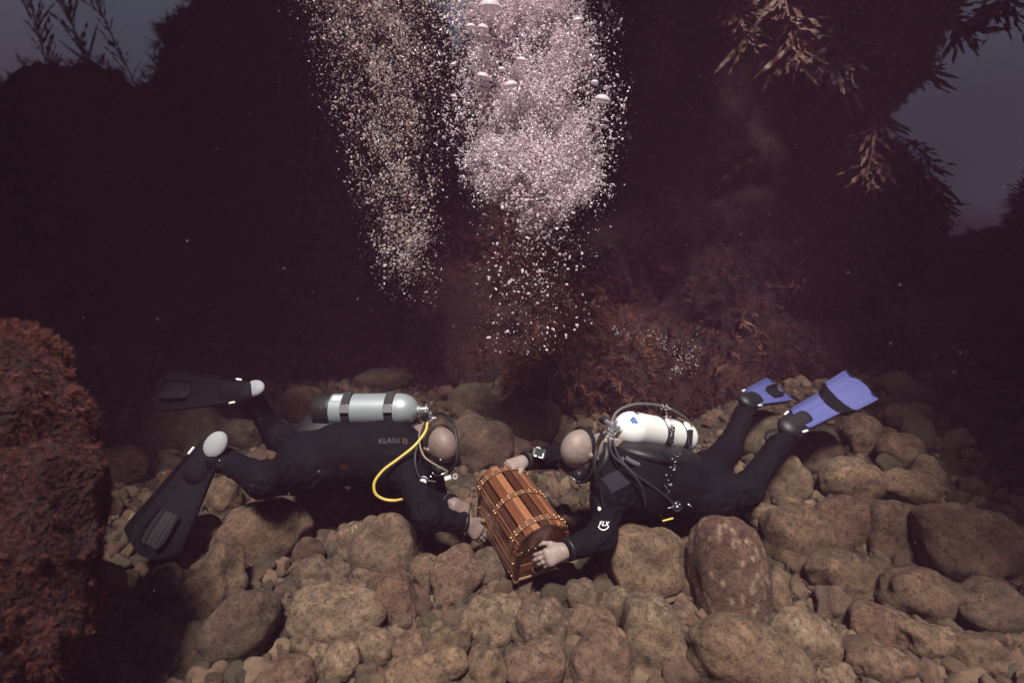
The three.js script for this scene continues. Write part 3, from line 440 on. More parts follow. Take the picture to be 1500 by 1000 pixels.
    const studs = []; for (let k = 1; k < 12; k++) for (const dx of [-w * .32, w * .32]) { const [y, z] = lid(k / 12, .0155); const s = new THREE.SphereGeometry(.0056, 8, 6); s.translate(L * f + dx, y, z); studs.push(s); }
    tag(part('stud', mergeGeometries(studs), brassMat, b), null, null, null, 'stuff');
  }
  const studs = []; for (const x of [-.004, L + .004]) for (let k = 0; k < 7; k++) { const s = new THREE.SphereGeometry(.005, 8, 6); s.translate(x + (x < 0 ? -.003 : .003), H - .008, W * (k + .5) / 7); studs.push(s); const [y, z] = lid((k + 1) / 8, -.008); const q = new THREE.SphereGeometry(.0045, 8, 6); q.translate(x + (x < 0 ? -.006 : .006), y, z); studs.push(q); }
  for (const z of [-.001, W + .001]) for (const x of [.02, L - .02]) for (const y of [.02, H * .5, H - .02, H + .02]) { const s = new THREE.SphereGeometry(.005, 8, 6); s.translate(x, y, z + (z < 0 ? -.004 : .004)); studs.push(s); }
  tag(part('stud', mergeGeometries(studs), brassMat, root), null, null, null, 'stuff');
  bx('lock_plate', .05, .06, .006, L / 2, H - .01, -.003, brassDull);
}

// ---------------------------------------------------------------- divers
function headGeo(pos, u, f) { // u: crown, f: face
  const Y = u.clone().normalize(), Z = f.clone().addScaledVector(Y, -f.dot(Y)).normalize(), X = Y.clone().cross(Z), M = new THREE.Matrix4().makeBasis(X, Y, Z).setPosition(pos);
  const pr = [egg(V(0, .028, -.012), V(.076, .098, .096), .02), egg(V(0, -.055, .03), V(.055, .062, .062), .05), egg(V(0, -.012, .05), V(.062, .05, .045), .03), cone(V(0, -.05, -.02), V(0, -.2, -.06), .056, .062, .04), cone(V(0, .01, .093), V(0, -.032, .112), .010, .015, .015), egg(V(.03, .022, .085), V(.026, .010, .012), .015), egg(V(-.03, .022, .085), V(.026, .010, .012), .015), egg(V(0, -.10, .075), V(.022, .016, .016), .02), egg(V(0, -.062, .088), V(.026, .007, .012), .008), egg(V(0, -.074, .087), V(.022, .007, .011), .006)];
  for (const s of [-1, 1]) { pr.push(cone(V(s * .079, .018, -.012), V(s * .079, -.03, -.002), .012, .009, .008), cone(V(s * .083, .024, -.02), V(s * .086, .0, -.026), .009, .008, .006)); }
  const eyes = [egg(V(.03, .004, .094), V(.016, .009, .012)), egg(V(-.03, .004, .094), V(.016, .009, .012))];
  const g = meshPrims(pr, .0042, 0, (x, y, z, d) => { for (const e of eyes) d = Math.max(d, -e(x, y, z)); for (const e of eyes) d = Math.min(d, e(x, y, z + .004) + .002); return d + .0008 * noise(x * 60, y * 60, z * 60); });
  g.applyMatrix4(M); return { g, M };
}
function handGeo(wrist, dir, back, side, curl, spread = 1, arm = dir) { // dir: towards the fingers, back: out of the back of the hand, side: +1 thumb on the local +x
  const Y = dir.clone().normalize(), Z = back.clone().addScaledVector(Y, -back.dot(Y)).normalize(), X = Y.clone().cross(Z), M = new THREE.Matrix4().makeBasis(X, Y, Z).setPosition(wrist);
  const pr = [cone(wrist.clone().addScaledVector(arm, -.055).applyMatrix4(M.clone().invert()), V(0, .012, 0), .028, .027, .03)];
  for (const [x, r] of [[.028, .0155], [.010, .016], [-.009, .0155], [-.026, .014]]) pr.push(cone(V(x * .55 * side, .012, 0), V(x * side, .084, 0), .019, r, .02));
  const fl = [[.029, .088, .072], [.0105, .093, .082], [-.0095, .089, .075], [-.027, .080, .058]];
  fl.forEach(([x, y0, len], i) => {
    let p = V(x * side, y0 - .008, -.001), ang = curl * .35, dx = x * 2.6 * spread * side; const rad = [.0098, .0092, .0086, .0072], seg = [.45, .32, .23];
    seg.forEach((s, k) => { ang += curl * [.25, .75, .55][k] + i * .03; const q = p.clone().add(V(dx * s, Math.cos(ang), -Math.sin(ang)).normalize().multiplyScalar(len * s)); pr.push(cone(p, q, rad[k], rad[k + 1], k ? .004 : .008)); p = q; });
  });
  const t0 = V(.020 * side, .022, -.004), t1 = V(.050 * side, .052, -.012), t2 = V(.064 * side, .080, -.016 - .012 * curl), t3 = V(.066 * side, .104, -.020 - .02 * curl);
  pr.push(cone(t0, t1, .017, .0125, .02), cone(t1, t2, .0118, .0105, .006), cone(t2, t3, .0105, .008, .005));
  const g = meshPrims(pr, .0036); g.applyMatrix4(M); return g;
}
const withUV = (g) => { g = boxUV(g, 6); return g; };
// one diver: continuous skin body (torso, limbs, head, hands merged) and the drysuit over it
function diver(J, label, base0) {
  const c = (a, b, ra, rb, k) => cone(J[a], J[b], ra, rb, k);
  const torso = [c('pelvis', 'waist', .150, .145, .1), c('waist', 'chest', .145, .165, .1), c('chest', 'neck', .155, .085, .1)];
  const legs = [], arms = [];
  for (const s of ['n', 'f']) {
    torso.push(c('pelvis', s + 'hip', .12, .105, .08), c('chest', s + 'sho', .12, .085, .08));
    legs.push(c(s + 'hip', s + 'kne', .105, .074, .05), c(s + 'kne', s + 'ank', .074, .052, .04), cone(J[s + 'ank'], J[s + 'toe'], .05, .045, .03));
    arms.push(c(s + 'sho', s + 'elb', .070, .058, .05), c(s + 'elb', s + 'wri', .058, .044, .04));
  }
  const skin = [...torso, ...legs, ...arms].map((p) => p);
  const inner = meshPrims(skin, .018, -.014);
  const H = headGeo(J.head, J.crown, J.face), hands = ['n', 'f'].map((s) => handGeo(J[s + 'wri'], J[s + 'dir'], J[s + 'back'], J[s + 'side'], J[s + 'curl'], J[s + 'spread'] ?? 1, J[s + 'wri'].clone().sub(J[s + 'elb']).normalize()));
  const neck = meshPrims([cone(J.neck, V(0, -.12, -.035).applyMatrix4(H.M), .066, .058, .02)], .008);
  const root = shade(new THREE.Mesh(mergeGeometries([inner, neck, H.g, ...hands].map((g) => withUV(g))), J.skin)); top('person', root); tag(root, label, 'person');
  const S = [...torso, ...legs, ...arms], cuffs = ['n', 'f'].map((s) => [J[s + 'wri'], J[s + 'wri'].clone().sub(J[s + 'elb']).normalize()]);
  const bends = ['waist', 'nkne', 'fkne', 'nelb', 'felb', 'nhip', 'fhip', 'nsho', 'nank', 'fank'].map((k) => J[k]);
  const suit = meshPrims(S, .011, .004, (x, y, z, d) => {
    d += .006 * noise(x * 9, y * 14, z * 9) + .004 * noise(x * 26, y * 20, z * 26) + .004 * Math.abs(noise(x * 14 + 4, y * 30, z * 14)); let jn = 0; for (const q of bends) jn = Math.max(jn, 1 - Math.hypot(x - q.x, y - q.y, z - q.z) / .2); if (jn > 0) d -= jn * .013 * (1 - 2.2 * Math.abs(noise(x * 17 + 3, y * 24, z * 17)));
    for (const [p, n] of cuffs) { const q = (x - p.x) * n.x + (y - p.y) * n.y + (z - p.z) * n.z; if (q > -.03 && Math.hypot(x - p.x, y - p.y, z - p.z) < .12) d = Math.max(d, q - .005); }
    return d;
  });
  part('drysuit', boxUV(suit, 3), suitMat, root);
  ['n', 'f'].forEach((s) => { const n = cuffs[s === 'n' ? 0 : 1][1], q = J[s + 'wri'].clone().addScaledVector(n, -.012), g = new THREE.TorusGeometry(.042, .010, 10, 24); const m = part('wrist_seal', g, rubberMat, root); m.position.copy(q); m.quaternion.setFromUnitVectors(V(0, 0, 1), n); });
  const col = part('neck_seal', new THREE.TorusGeometry(.078, .018, 12, 28), rubberMat, root), nd = J.head.clone().sub(J.neck).normalize(); col.position.copy(J.neck).addScaledVector(nd, .055); col.quaternion.setFromUnitVectors(V(0, 0, 1), nd);
  // mask on the face with its strap round the skull
  const mask = part('diving_mask', (() => { const g = new RoundedBoxGeometry(.155, .088, .05, 3, .02); return g; })(), rubberMat, root); mask.applyMatrix4(H.M.clone().multiply(new THREE.Matrix4().makeTranslation(0, .006, .098)));
  for (const s of [-1, 1]) { const l = part('lens', new RoundedBoxGeometry(.062, .062, .006, 2, .003), glassMat, mask); l.position.set(s * .036, 0, .026); const rim = part('lens_frame', new THREE.TorusGeometry(.036, .005, 8, 24), chromeMat, mask); rim.position.set(s * .036, 0, .026); }
  const sp = []; sp.push(V(.078, .006, .09)); for (let k = 0; k <= 40; k++) { const a = Math.PI * k / 40; sp.push(V(Math.cos(a) * .084, .010 + .020 * Math.sin(a), -.002 - Math.sin(a) * .116)); } sp.push(V(-.078, .006, .09));
  const strap = (dy) => { const pos = [], idx = []; sp.forEach((p) => { const w = .0125; for (const [o, h] of [[0, -w], [.004, -w], [.004, w], [0, w]]) { const l = Math.hypot(p.x, p.z) || 1; pos.push(p.x * (1 + o / l), p.y + dy + h, p.z * (1 + o / l)); } }); for (let k = 0; k < sp.length - 1; k++) for (let e = 0; e < 4; e++) { const a = k * 4 + e, b = k * 4 + (e + 1) % 4; idx.push(a, b, a + 4, b, b + 4, a + 4); } const g = new THREE.BufferGeometry(); g.setAttribute('position', new THREE.Float32BufferAttribute(pos, 3)); g.setIndex(idx); g.computeVertexNormals(); return g; };
  part('mask_strap', strap(J.strap ?? 0), new THREE.MeshStandardMaterial({ color: lin(.012, .012, .013), roughness: .6, side: THREE.DoubleSide }), root).applyMatrix4(H.M);
  // second stage in the mouth
  const reg = part('regulator', (() => { const g = new THREE.CylinderGeometry(.034, .037, .034, 24); g.rotateX(Math.PI / 2); return g; })(), rubberMat, root); reg.applyMatrix4(H.M.clone().multiply(new THREE.Matrix4().makeTranslation(0, -.078, .135)));
  const cov = part('purge_cover', (() => { const g = new THREE.CylinderGeometry(.024, .026, .006, 20); g.rotateX(Math.PI / 2); return g; })(), chromeMat, reg); cov.position.z = .019;
  return { root, M: H.M };
}
function fin(root, toe, heel, axis, normal, len, w0, w1, mat, o = {}) { // blade from the toe along axis, its flat side facing normal
  const f = new THREE.Group(); f.name = 'fin'; root.add(f);
  const Y = axis.clone().normalize(), Z = normal.clone().addScaledVector(Y, -normal.dot(Y)).normalize(), X = Y.clone().cross(Z); f.matrix.makeBasis(X, Y, Z); f.quaternion.setFromRotationMatrix(f.matrix); f.position.copy(toe);
  const blade = (y0, y1, wa, wb, mat2, name, thick = .010, round = 0) => {
    const nx = 10, ny = 12, pos = [], idx = [];
    for (const sd of [1, -1]) for (let j = 0; j <= ny; j++) for (let i = 0; i <= nx; i++) { const t = j / ny, y = mix(y0, y1, t), u = i / nx * 2 - 1, w = mix(wa, wb, t) * (round && t > 1 - round ? Math.pow(Math.max(.02, 1 - ((t - 1 + round) / round) ** 2.4), .5) * .45 + .55 : 1); const yy = y - (o.notch ?? .05) * (name === 'blade' && t > .8 ? (Math.abs(u) ** 2) * (t - .8) / .2 : 0); const rib = Math.abs(u) > .86 ? .008 : .0025 * Math.sin(u * 12); pos.push(u * w / 2, yy, sd * (thick / 2 * (1 - .5 * t) + Math.max(0, rib)) + (o.bend ?? .12) * yy * yy + (o.cup ?? .02) * u * u); }
    const q = (nx + 1) * (ny + 1); for (const sd of [0, 1]) for (let j = 0; j < ny; j++) for (let i = 0; i < nx; i++) { const a = sd * q + j * (nx + 1) + i, b = a + 1, c2 = a + nx + 1, d = c2 + 1; sd ? idx.push(a, c2, b, b, c2, d) : idx.push(a, b, c2, b, d, c2); }
    const rim = []; for (let i = 0; i <= nx; i++) rim.push(i); for (let j = 1; j <= ny; j++) rim.push(j * (nx + 1) + nx); for (let i = nx - 1; i >= 0; i--) rim.push(ny * (nx + 1) + i); for (let j = ny - 1; j > 0; j--) rim.push(j * (nx + 1));
    rim.forEach((a, k) => { const b = rim[(k + 1) % rim.length]; idx.push(a, a + q, b, b, a + q, b + q); });
    let g = new THREE.BufferGeometry(); g.setAttribute('position', new THREE.Float32BufferAttribute(pos, 3)); g.setIndex(idx); g = g.toNonIndexed(); g.computeVertexNormals(); return part(name, g, mat2, f);
  };
  if (o.shadeBand) { blade(-.02, len * .40, w0, w0 * 1.12, mat, 'foot_plate', .03); blade(len * .40, len * .58, w0 * 1.12, w1 * .9, finMat, 'shade_band'); blade(len * .58, len, w1 * .9, w1, mat, 'blade', .010, .35); }  // the dark middle section paints in shade across the fin
  else { blade(-.02, len, w0, w1, mat, 'blade', .012, .3); const c2 = blade(len * .52, len * .88, w1 * .34, w1 * .42, rubberMat, 'blade_panel', .004, .5); c2.position.z = .010; }
  const pk = part('foot_pocket', (() => { const g = new THREE.CapsuleGeometry(w0 * .44, .12, 8, 18); g.scale(1.05, 1, .62); return g; })(), o.pocket ?? finMat, f); pk.position.set(0, -.03, -.01);
  const hl = part('boot_heel', (() => { const g = new THREE.SphereGeometry(1, 20, 14); const p = g.attributes.position; for (let i = 0; i < p.count; i++) { const y = p.getY(i); p.setXYZ(i, p.getX(i) * (y < 0 ? 1 : 1), y < 0 ? y : y * .9, p.getZ(i)); } g.scale(w0 * .35, .074, .028); return g; })(), o.sole ?? soleMat, f); hl.position.copy(f.worldToLocal(heel.clone()));
  for (const s of [-1, 1]) { const b = part('strap_buckle', new THREE.CapsuleGeometry(.0075, .03, 6, 10), whitePlastic, f); b.position.set(s * w0 * .47, -.05, .016); b.rotation.z = -s * .15; }
  return f;
}
const up = V(0, 1, 0);
// left diver
const JL = {
  pelvis: P(452, 672, 3.25), waist: P(505, 664, 3.22), chest: P(568, 664, 3.2), neck: P(622, 662, 3.16), nhip: P(445, 692, 3.12), fhip: P(450, 656, 3.38), nsho: P(600, 696, 3.06), fsho: P(626, 672, 3.32),
  nkne: P(385, 703, 2.86), nank: P(331, 674, 3.08), ntoe: P(314, 676, 3.0), fkne: P(408, 640, 3.66), fank: P(372, 590, 3.52), ftoe: P(356, 574, 3.5),
  nelb: P(626, 756, 2.80), nwri: P(681, 765, 2.90), felb: P(640, 742, 3.12), fwri: P(662, 737, 2.98),
  skin: skinShaded, head: P(645, 655, 3.07), crown: V(.55, .28, .80), face: V(.25, -.92, .12),
  ndir: P(706, 785, 2.92).sub(P(681, 765, 2.90)), nback: camB.clone().multiplyScalar(.7).add(V(-.2, .55, 0)), nside: -1, ncurl: .22,
  fdir: P(696, 755, 3.02).sub(P(662, 737, 2.98)), fback: camB.clone().multiplyScalar(.6).add(V(.1, .75, 0)), fside: 1, fcurl: .3,
};
const left = diver(JL, 'diver on the left in a black drysuit, bald, steadying the chest with both hands', V());
fin(left.root, P(293, 683, 2.98), P(315, 652, 2.99), P(225, 800, 2.86).sub(P(303, 670, 2.98)), camB.clone().addScaledVector(up, .05), .47, .16, .33, finMat, {});
fin(left.root, P(338, 574, 3.46), P(372, 569, 3.44), P(205, 574, 3.75).sub(P(345, 573, 3.46)), camB.clone().addScaledVector(up, .45), .58, .15, .30, finMat, {});
// right diver
const JR = {
  pelvis: P(1030, 715, 3.24), waist: P(985, 712, 3.12), chest: P(925, 706, 2.98), neck: P(885, 676, 2.92), nhip: P(1035, 732, 3.12), fhip: P(1036, 692, 3.42), nsho: P(893, 722, 2.82), fsho: P(880, 684, 3.14),
  nkne: P(1095, 718, 3.12), nank: P(1140, 652, 3.36), ntoe: P(1156, 640, 3.42), fkne: P(1066, 660, 3.72), fank: P(1092, 604, 3.9), ftoe: P(1100, 594, 3.95),
  nelb: P(882, 786, 2.74), nwri: P(829, 806, 2.62), felb: P(815, 668, 3.22), fwri: P(768, 675, 3.04),
  skin: skinMat, head: P(852, 661, 2.86), crown: V(-.72, .30, .62), face: V(-.25, -.93, .0),
  ndir: P(801, 818, 2.60).sub(P(829, 806, 2.62)), nback: camB.clone().add(V(0, .35, 0)), nside: 1, ncurl: .55, nspread: 1.5,
  fdir: P(738, 684, 2.97).sub(P(768, 675, 3.04)), fback: V(0, 1, .35), fside: -1, fcurl: .5,
};
const right = diver(JR, 'diver on the right in a black drysuit, bald, gripping the chest\'s end, blue fins', V());
fin(right.root, P(1172, 616, 3.44), P(1136, 640, 3.40), P(1262, 566, 3.72).sub(P(1160, 622, 3.42)), up.clone().multiplyScalar(.8).addScaledVector(camB, .8), .62, .15, .26, blueMat, { shadeBand: 1, pocket: rubberMat, sole: rubberMat, bend: .05 });
fin(right.root, P(1104, 584, 3.96), P(1093, 600, 3.92), P(1150, 574, 4.35).sub(P(1100, 588, 3.94)), up.clone().multiplyScalar(.8).addScaledVector(camB, .8), .46, .15, .25, blueMat, { pocket: rubberMat, sole: rubberMat, bend: .05 });

// scuba tanks strapped to the divers' backs
function tank(name, bottom, topPt, upDir, o) {
  const root = top(name, new THREE.Group()); tag(root, o.label, 'scuba tank'); const dir = topPt.clone().sub(bottom), L = dir.length(), R = .092; orient(root, bottom, dir, upDir);
  const prof = [[0, 0], [R * .75, .0], [R * .95, .012], [R, .035]]; for (let k = 0; k <= 14; k++) { const a = k / 14 * Math.PI / 2; prof.push([Math.max(.022, R * Math.cos(a)), L - .105 + .105 * Math.sin(a)]); } prof.push([.022, L + .012], [.0, L + .014]);
  const cyl = new THREE.LatheGeometry(prof.map(([a, b]) => new THREE.Vector2(a, b)), 56); cyl.rotateZ(-Math.PI / 2); part('cylinder', cyl, o.mat, root);
  if (o.boot) { const b = new THREE.LatheGeometry([[0, -.006], [R * .8, -.006], [R + .004, .008], [R + .006, .09], [R + .003, .10], [R - .002, .101]].map(([a, c]) => new THREE.Vector2(a, c)), 48); b.rotateZ(-Math.PI / 2); part('boot', b, rubberMat, root); }
  for (const x of o.bands) {
    const g = new THREE.LatheGeometry([[R - .002, -.024], [R + .004, -.024], [R + .0055, 0], [R + .004, .024], [R - .002, .024]].map(([a, c]) => new THREE.Vector2(a, c)), 56); g.rotateZ(-Math.PI / 2); const band = part('cam_band', g, webMat, root); band.position.x = x;
    const bk = part('buckle', new RoundedBoxGeometry(.048, .014, .05, 2, .004), o.buckle, band); const a = o.buckleAngle; bk.position.set(0, Math.cos(a) * (R + .010), Math.sin(a) * (R + .010)); bk.rotation.x = a;
    const tl = part('strap_tail', new RoundedBoxGeometry(.044, .006, .09, 2, .003), webMat, band), a2 = a - .62; tl.position.set(.004, Math.cos(a2) * (R + .012), Math.sin(a2) * (R + .012)); tl.rotation.x = a2;
  }
  // valve, knob and first stage
  const vx = L + .012, cy = (r, l, axis, x, y, z, m, n, par = root) => { const g = new THREE.CylinderGeometry(r, r, l, 18); if (axis === 'x') g.rotateZ(Math.PI / 2); if (axis === 'z') g.rotateX(Math.PI / 2); const k = part(n, g, m, par); k.position.set(x, y, z); return k; };
  const valve = cy(.019, .05, 'x', vx + .02, 0, 0, chromeMat, 'valve'); cy(.014, .05, 'z', .016, 0, .03, chromeMat, 'valve_stem', valve); cy(.021, .03, 'z', .016, 0, .07, rubberMat, 'valve_knob', valve);
  const fs = cy(.022, .05, 'y', vx + .035, -.045, 0, chromeMat, 'first_stage'); for (const [y, r2] of [[-.02, .026], [.004, .0245], [.02, .024]]) cy(r2, .006, 'y', 0, y, 0, chromeMat, 'ring', fs); for (const a of [0, 1.3, 2.6, 4, 5.2]) { const p = cy(.008, .03, 'x', Math.cos(a) * .03, -.012, Math.sin(a) * .03, chromeMat, 'hose_port', fs); p.rotation.y = -a; }
  const yk = part('yoke', new THREE.TorusGeometry(.03, .007, 8, 20), chromeMat, root); yk.position.set(vx + .034, -.005, 0); yk.rotation.y = Math.PI / 2;
  return root;
}
const tl = tank('scuba_tank', P(464, 601, 3.30), P(613, 600, 3.24), up.clone().addScaledVector(camB, .3), { mat: silverMat, boot: 1, bands: [.195, .435], buckle: chromeMat, buckleAngle: .9, label: 'silver grey scuba tank with black boot on the left diver\'s back' });
const tr = tank('scuba_tank', P(1004, 641, 3.42), P(908, 626, 2.96), up.clone().addScaledVector(camB, .3), { mat: tankWhite, bands: [.13, .33], buckle: whitePlastic, buckleAngle: -.55, label: 'white scuba tank with two black bands on the right diver\'s back' });
function conform(parent, n, cx, cy, w, h, rot, mat, nx = 12, ny = 8, lift = .003) { // print pressed onto the diver's suit: a grid laid on its surface
  const suit = parent.children.find((q) => q.name === 'drysuit'), rc = new THREE.Raycaster(), hit = (o, d) => { rc.set(o, d); return rc.intersectObject(suit, false)[0]; };
  suit.material.side = THREE.DoubleSide; suit.updateMatrixWorld(true); const c = hit(camera.position.clone(), P(cx, cy, 1).sub(camera.position).normalize()); if (!c) { console.log('no surface for ' + n); return null; }
  const N = c.face.normal.clone(); if (N.dot(camB) < 0) N.negate(); N.lerp(camB, .35).normalize(); const X = camR.clone().multiplyScalar(Math.cos(rot)).addScaledVector(camU, Math.sin(rot)); X.addScaledVector(N, -X.dot(N)).normalize(); const Y = N.clone().cross(X), g = new THREE.PlaneGeometry(w, h, nx, ny), p = g.attributes.position;
  for (let i = 0; i < p.count; i++) { const q = c.point.clone().addScaledVector(X, p.getX(i)).addScaledVector(Y, p.getY(i)), k = hit(q.clone().addScaledVector(N, .12), N.clone().negate()); const z = k ? Math.max(-.03, .12 - k.distance) : 0; q.addScaledVector(N, z + lift); p.setXYZ(i, q.x, q.y, q.z); }
  g.computeVertexNormals(); suit.material.side = THREE.FrontSide; return part(n, g, mat, parent);
}
const printed = (draw, cw, chh) => { const c = document.createElement('canvas'); c.width = cw; c.height = chh; draw(c.getContext('2d')); const t = new THREE.CanvasTexture(c); t.colorSpace = THREE.SRGBColorSpace; return new THREE.MeshStandardMaterial({ map: t, transparent: true, roughness: .7, side: THREE.DoubleSide }); };
{ // print on the cylinders: a curved patch just proud of the paint
  const patch = (par, n, x0, x1, a0, a1, rFn, m) => { const g = new THREE.PlaneGeometry(1, 1, 8, 8), p = g.attributes.position; for (let i = 0; i < p.count; i++) { const x = mix(x0, x1, p.getX(i) + .5), a = mix(a0, a1, p.getY(i) + .5), r = rFn(x) + .0012; p.setXYZ(i, x, Math.cos(a) * r, Math.sin(a) * r); } g.computeVertexNormals(); m.side = THREE.DoubleSide; return part(n, g, m, par); };
  patch(tl, 'label_sticker', .115, .165, .35, -.05, () => .092, new THREE.MeshStandardMaterial({ color: lin(.85, .83, .85), roughness: .5 }));
  const L = P(908, 626, 2.96).distanceTo(P(1004, 641, 3.42)), dome = (x) => .092 * Math.sqrt(Math.max(.05, 1 - ((x - L + .105) / .105) ** 2));
  const c = document.createElement('canvas'); c.width = c.height = 128; const k = c.getContext('2d'), r = rng(8); k.fillStyle = '#3a5da8'; for (let i = 0; i < 26; i++) { k.beginPath(); k.arc(64 + (r() - .5) * 70, 64 + (r() - .5) * 66, 5 + r() * 13, 0, 7); k.fill(); } const t = new THREE.CanvasTexture(c); t.colorSpace = THREE.SRGBColorSpace;
  patch(tr, 'blue_paint_mark', L - .055, L - .015, -.1, -.9, dome, new THREE.MeshStandardMaterial({ map: t, transparent: true, roughness: .6 }));
  patch(tr, 'black_label', L - .098, L - .075, .15, -.12, dome, new THREE.MeshStandardMaterial({ color: lin(.02, .02, .02), roughness: .6 }));
}
// hoses, harness and small gear
const hoseMat = rubberMat;
part('octopus_hose', tube([P(626, 618, 3.14), P(623, 632, 3.06), P(607, 653, 3.0), P(582, 673, 2.97), P(560, 690, 2.95), P(548, 708, 2.94), P(550, 723, 2.94), P(562, 731, 2.95), P(577, 733, 2.96), P(590, 731, 3.0)], .0075, 90, 12), yellowMat, left.root);
part('regulator_hose', tube([P(634, 606, 3.2), P(650, 606, 3.14), P(664, 622, 3.06), P(669, 650, 3.0), P(668, 678, 2.98), P(657, 693, 3.02)], .008, 50, 10), hoseMat, left.root);
part('inflator_hose', tube([P(628, 612, 3.16), P(612, 650, 3.02), P(608, 676, 2.96), P(616, 700, 2.94), P(638, 706, 2.94)], .0075, 50, 10), hoseMat, left.root);
part('gauge_hose', tube([P(622, 614, 3.2), P(614, 640, 3.05), P(621, 668, 2.96), P(640, 682, 2.95), P(655, 690, 2.97)], .005, 50, 10), new THREE.MeshStandardMaterial({ color: lin(.25, .2, .13), roughness: .5 }), left.root);
part('wing', (() => { const g = new THREE.CapsuleGeometry(.17, .36, 8, 24); g.scale(1, 1, .32); return g; })(), rubberMat, left.root); orient(left.root.children.at(-1), P(525, 636, 3.24), up.clone().addScaledVector(camB, -.9).cross(V(1, 0, 0)).negate().cross(V(1, 0, 0)), V(1, 0, 0));
function gauge(root, n, pos, r, mat, rimMat = chromeMat) { const g = new THREE.CylinderGeometry(r, r * 1.06, .022, 22); g.rotateX(Math.PI / 2); const m = part(n, g, mat, root); m.position.copy(pos); m.quaternion.copy(camQ); const ri = part('rim', new THREE.TorusGeometry(r, r * .16, 8, 24), rimMat, m); ri.position.z = .012; return m; }
gauge(left.root, 'chest_emblem', P(620, 704, 2.94), .020, whitePlastic, rubberMat); gauge(left.root, 'inflator_button', P(667, 697, 2.94), .011, greyTrim, whitePlastic);
{ const b = part('inflator', new RoundedBoxGeometry(.034, .02, .02, 2, .005), whitePlastic, left.root); b.position.copy(P(656, 700, 2.94)); b.quaternion.copy(camQ); b.rotateZ(.35); for (const [x, y] of [[631, 698], [634, 693], [645, 673]]) { const s = part('d_ring', new THREE.SphereGeometry(.0055, 10, 8), chromeMat, left.root); s.position.copy(P(x, y, 2.94)); } const k = part('d_ring', new THREE.TorusGeometry(.018, .0035, 8, 20, 1.8), chromeMat, left.root); k.position.copy(P(486, 677, 3.06)); k.quaternion.copy(camQ); k.rotateZ(1.3); }
conform(left.root, 'suit_lettering', 577, 645, .155, .052, .12, printed((x) => { x.font = 'bold 74px sans-serif'; x.textAlign = 'center'; x.textBaseline = 'middle'; x.fillStyle = 'rgb(50,48,52)'; x.fillText('KLASU', 108, 48); x.fillStyle = 'rgb(96,54,50)'; x.fillText('2J', 264, 48); }, 310, 96));
conform(left.root, 'pocket_mark', 505, 683, .085, .045, .02, printed((x) => { x.font = 'bold 100px sans-serif'; x.textAlign = 'center'; x.textBaseline = 'middle'; x.fillStyle = 'rgb(100,32,36)'; x.fillText('IIC', 128, 66); }, 256, 128));
// right diver
part('regulator_hose', tube([P(890, 634, 2.94), P(878, 645, 2.84), P(871, 668, 2.76), P(868, 690, 2.74), P(858, 704, 2.78), P(846, 706, 2.84)], .008, 50, 10), hoseMat, right.root);
part('long_hose', tube([P(893, 624, 2.98), P(903, 604, 3.0), P(925, 593, 3.06), P(955, 592, 3.14), P(985, 600, 3.22), P(1012, 622, 3.34), P(1022, 660, 3.36)], .0065, 60, 10), greyTrim, right.root);
part('gauge_hose', tube([P(896, 640, 2.92), P(906, 668, 2.80), P(925, 690, 2.76), P(955, 712, 2.80), P(978, 730, 2.86), P(988, 740, 2.9)], .0065, 50, 10), webMat, right.root);
part('inflator_hose', tube([P(890, 640, 2.92), P(899, 668, 2.80), P(920, 686, 2.74), P(938, 710, 2.74), P(946, 740, 2.78)], .0065, 50, 10), webMat, right.root);
part('drysuit_hose', tube([P(884, 628, 2.92), P(874, 655, 2.74), P(872, 690, 2.70), P(879, 715, 2.72), P(884, 742, 2.72)], .006, 50, 10), hoseMat, right.root);
part('wing_edge', tube([P(914, 670, 2.80), P(930, 679, 2.83), P(955, 686, 2.92), P(985, 687, 3.05), P(1012, 685, 3.16), P(1027, 682, 3.24), P(1026, 672, 3.26)], .014, 60, 12), greyTrim, right.root);
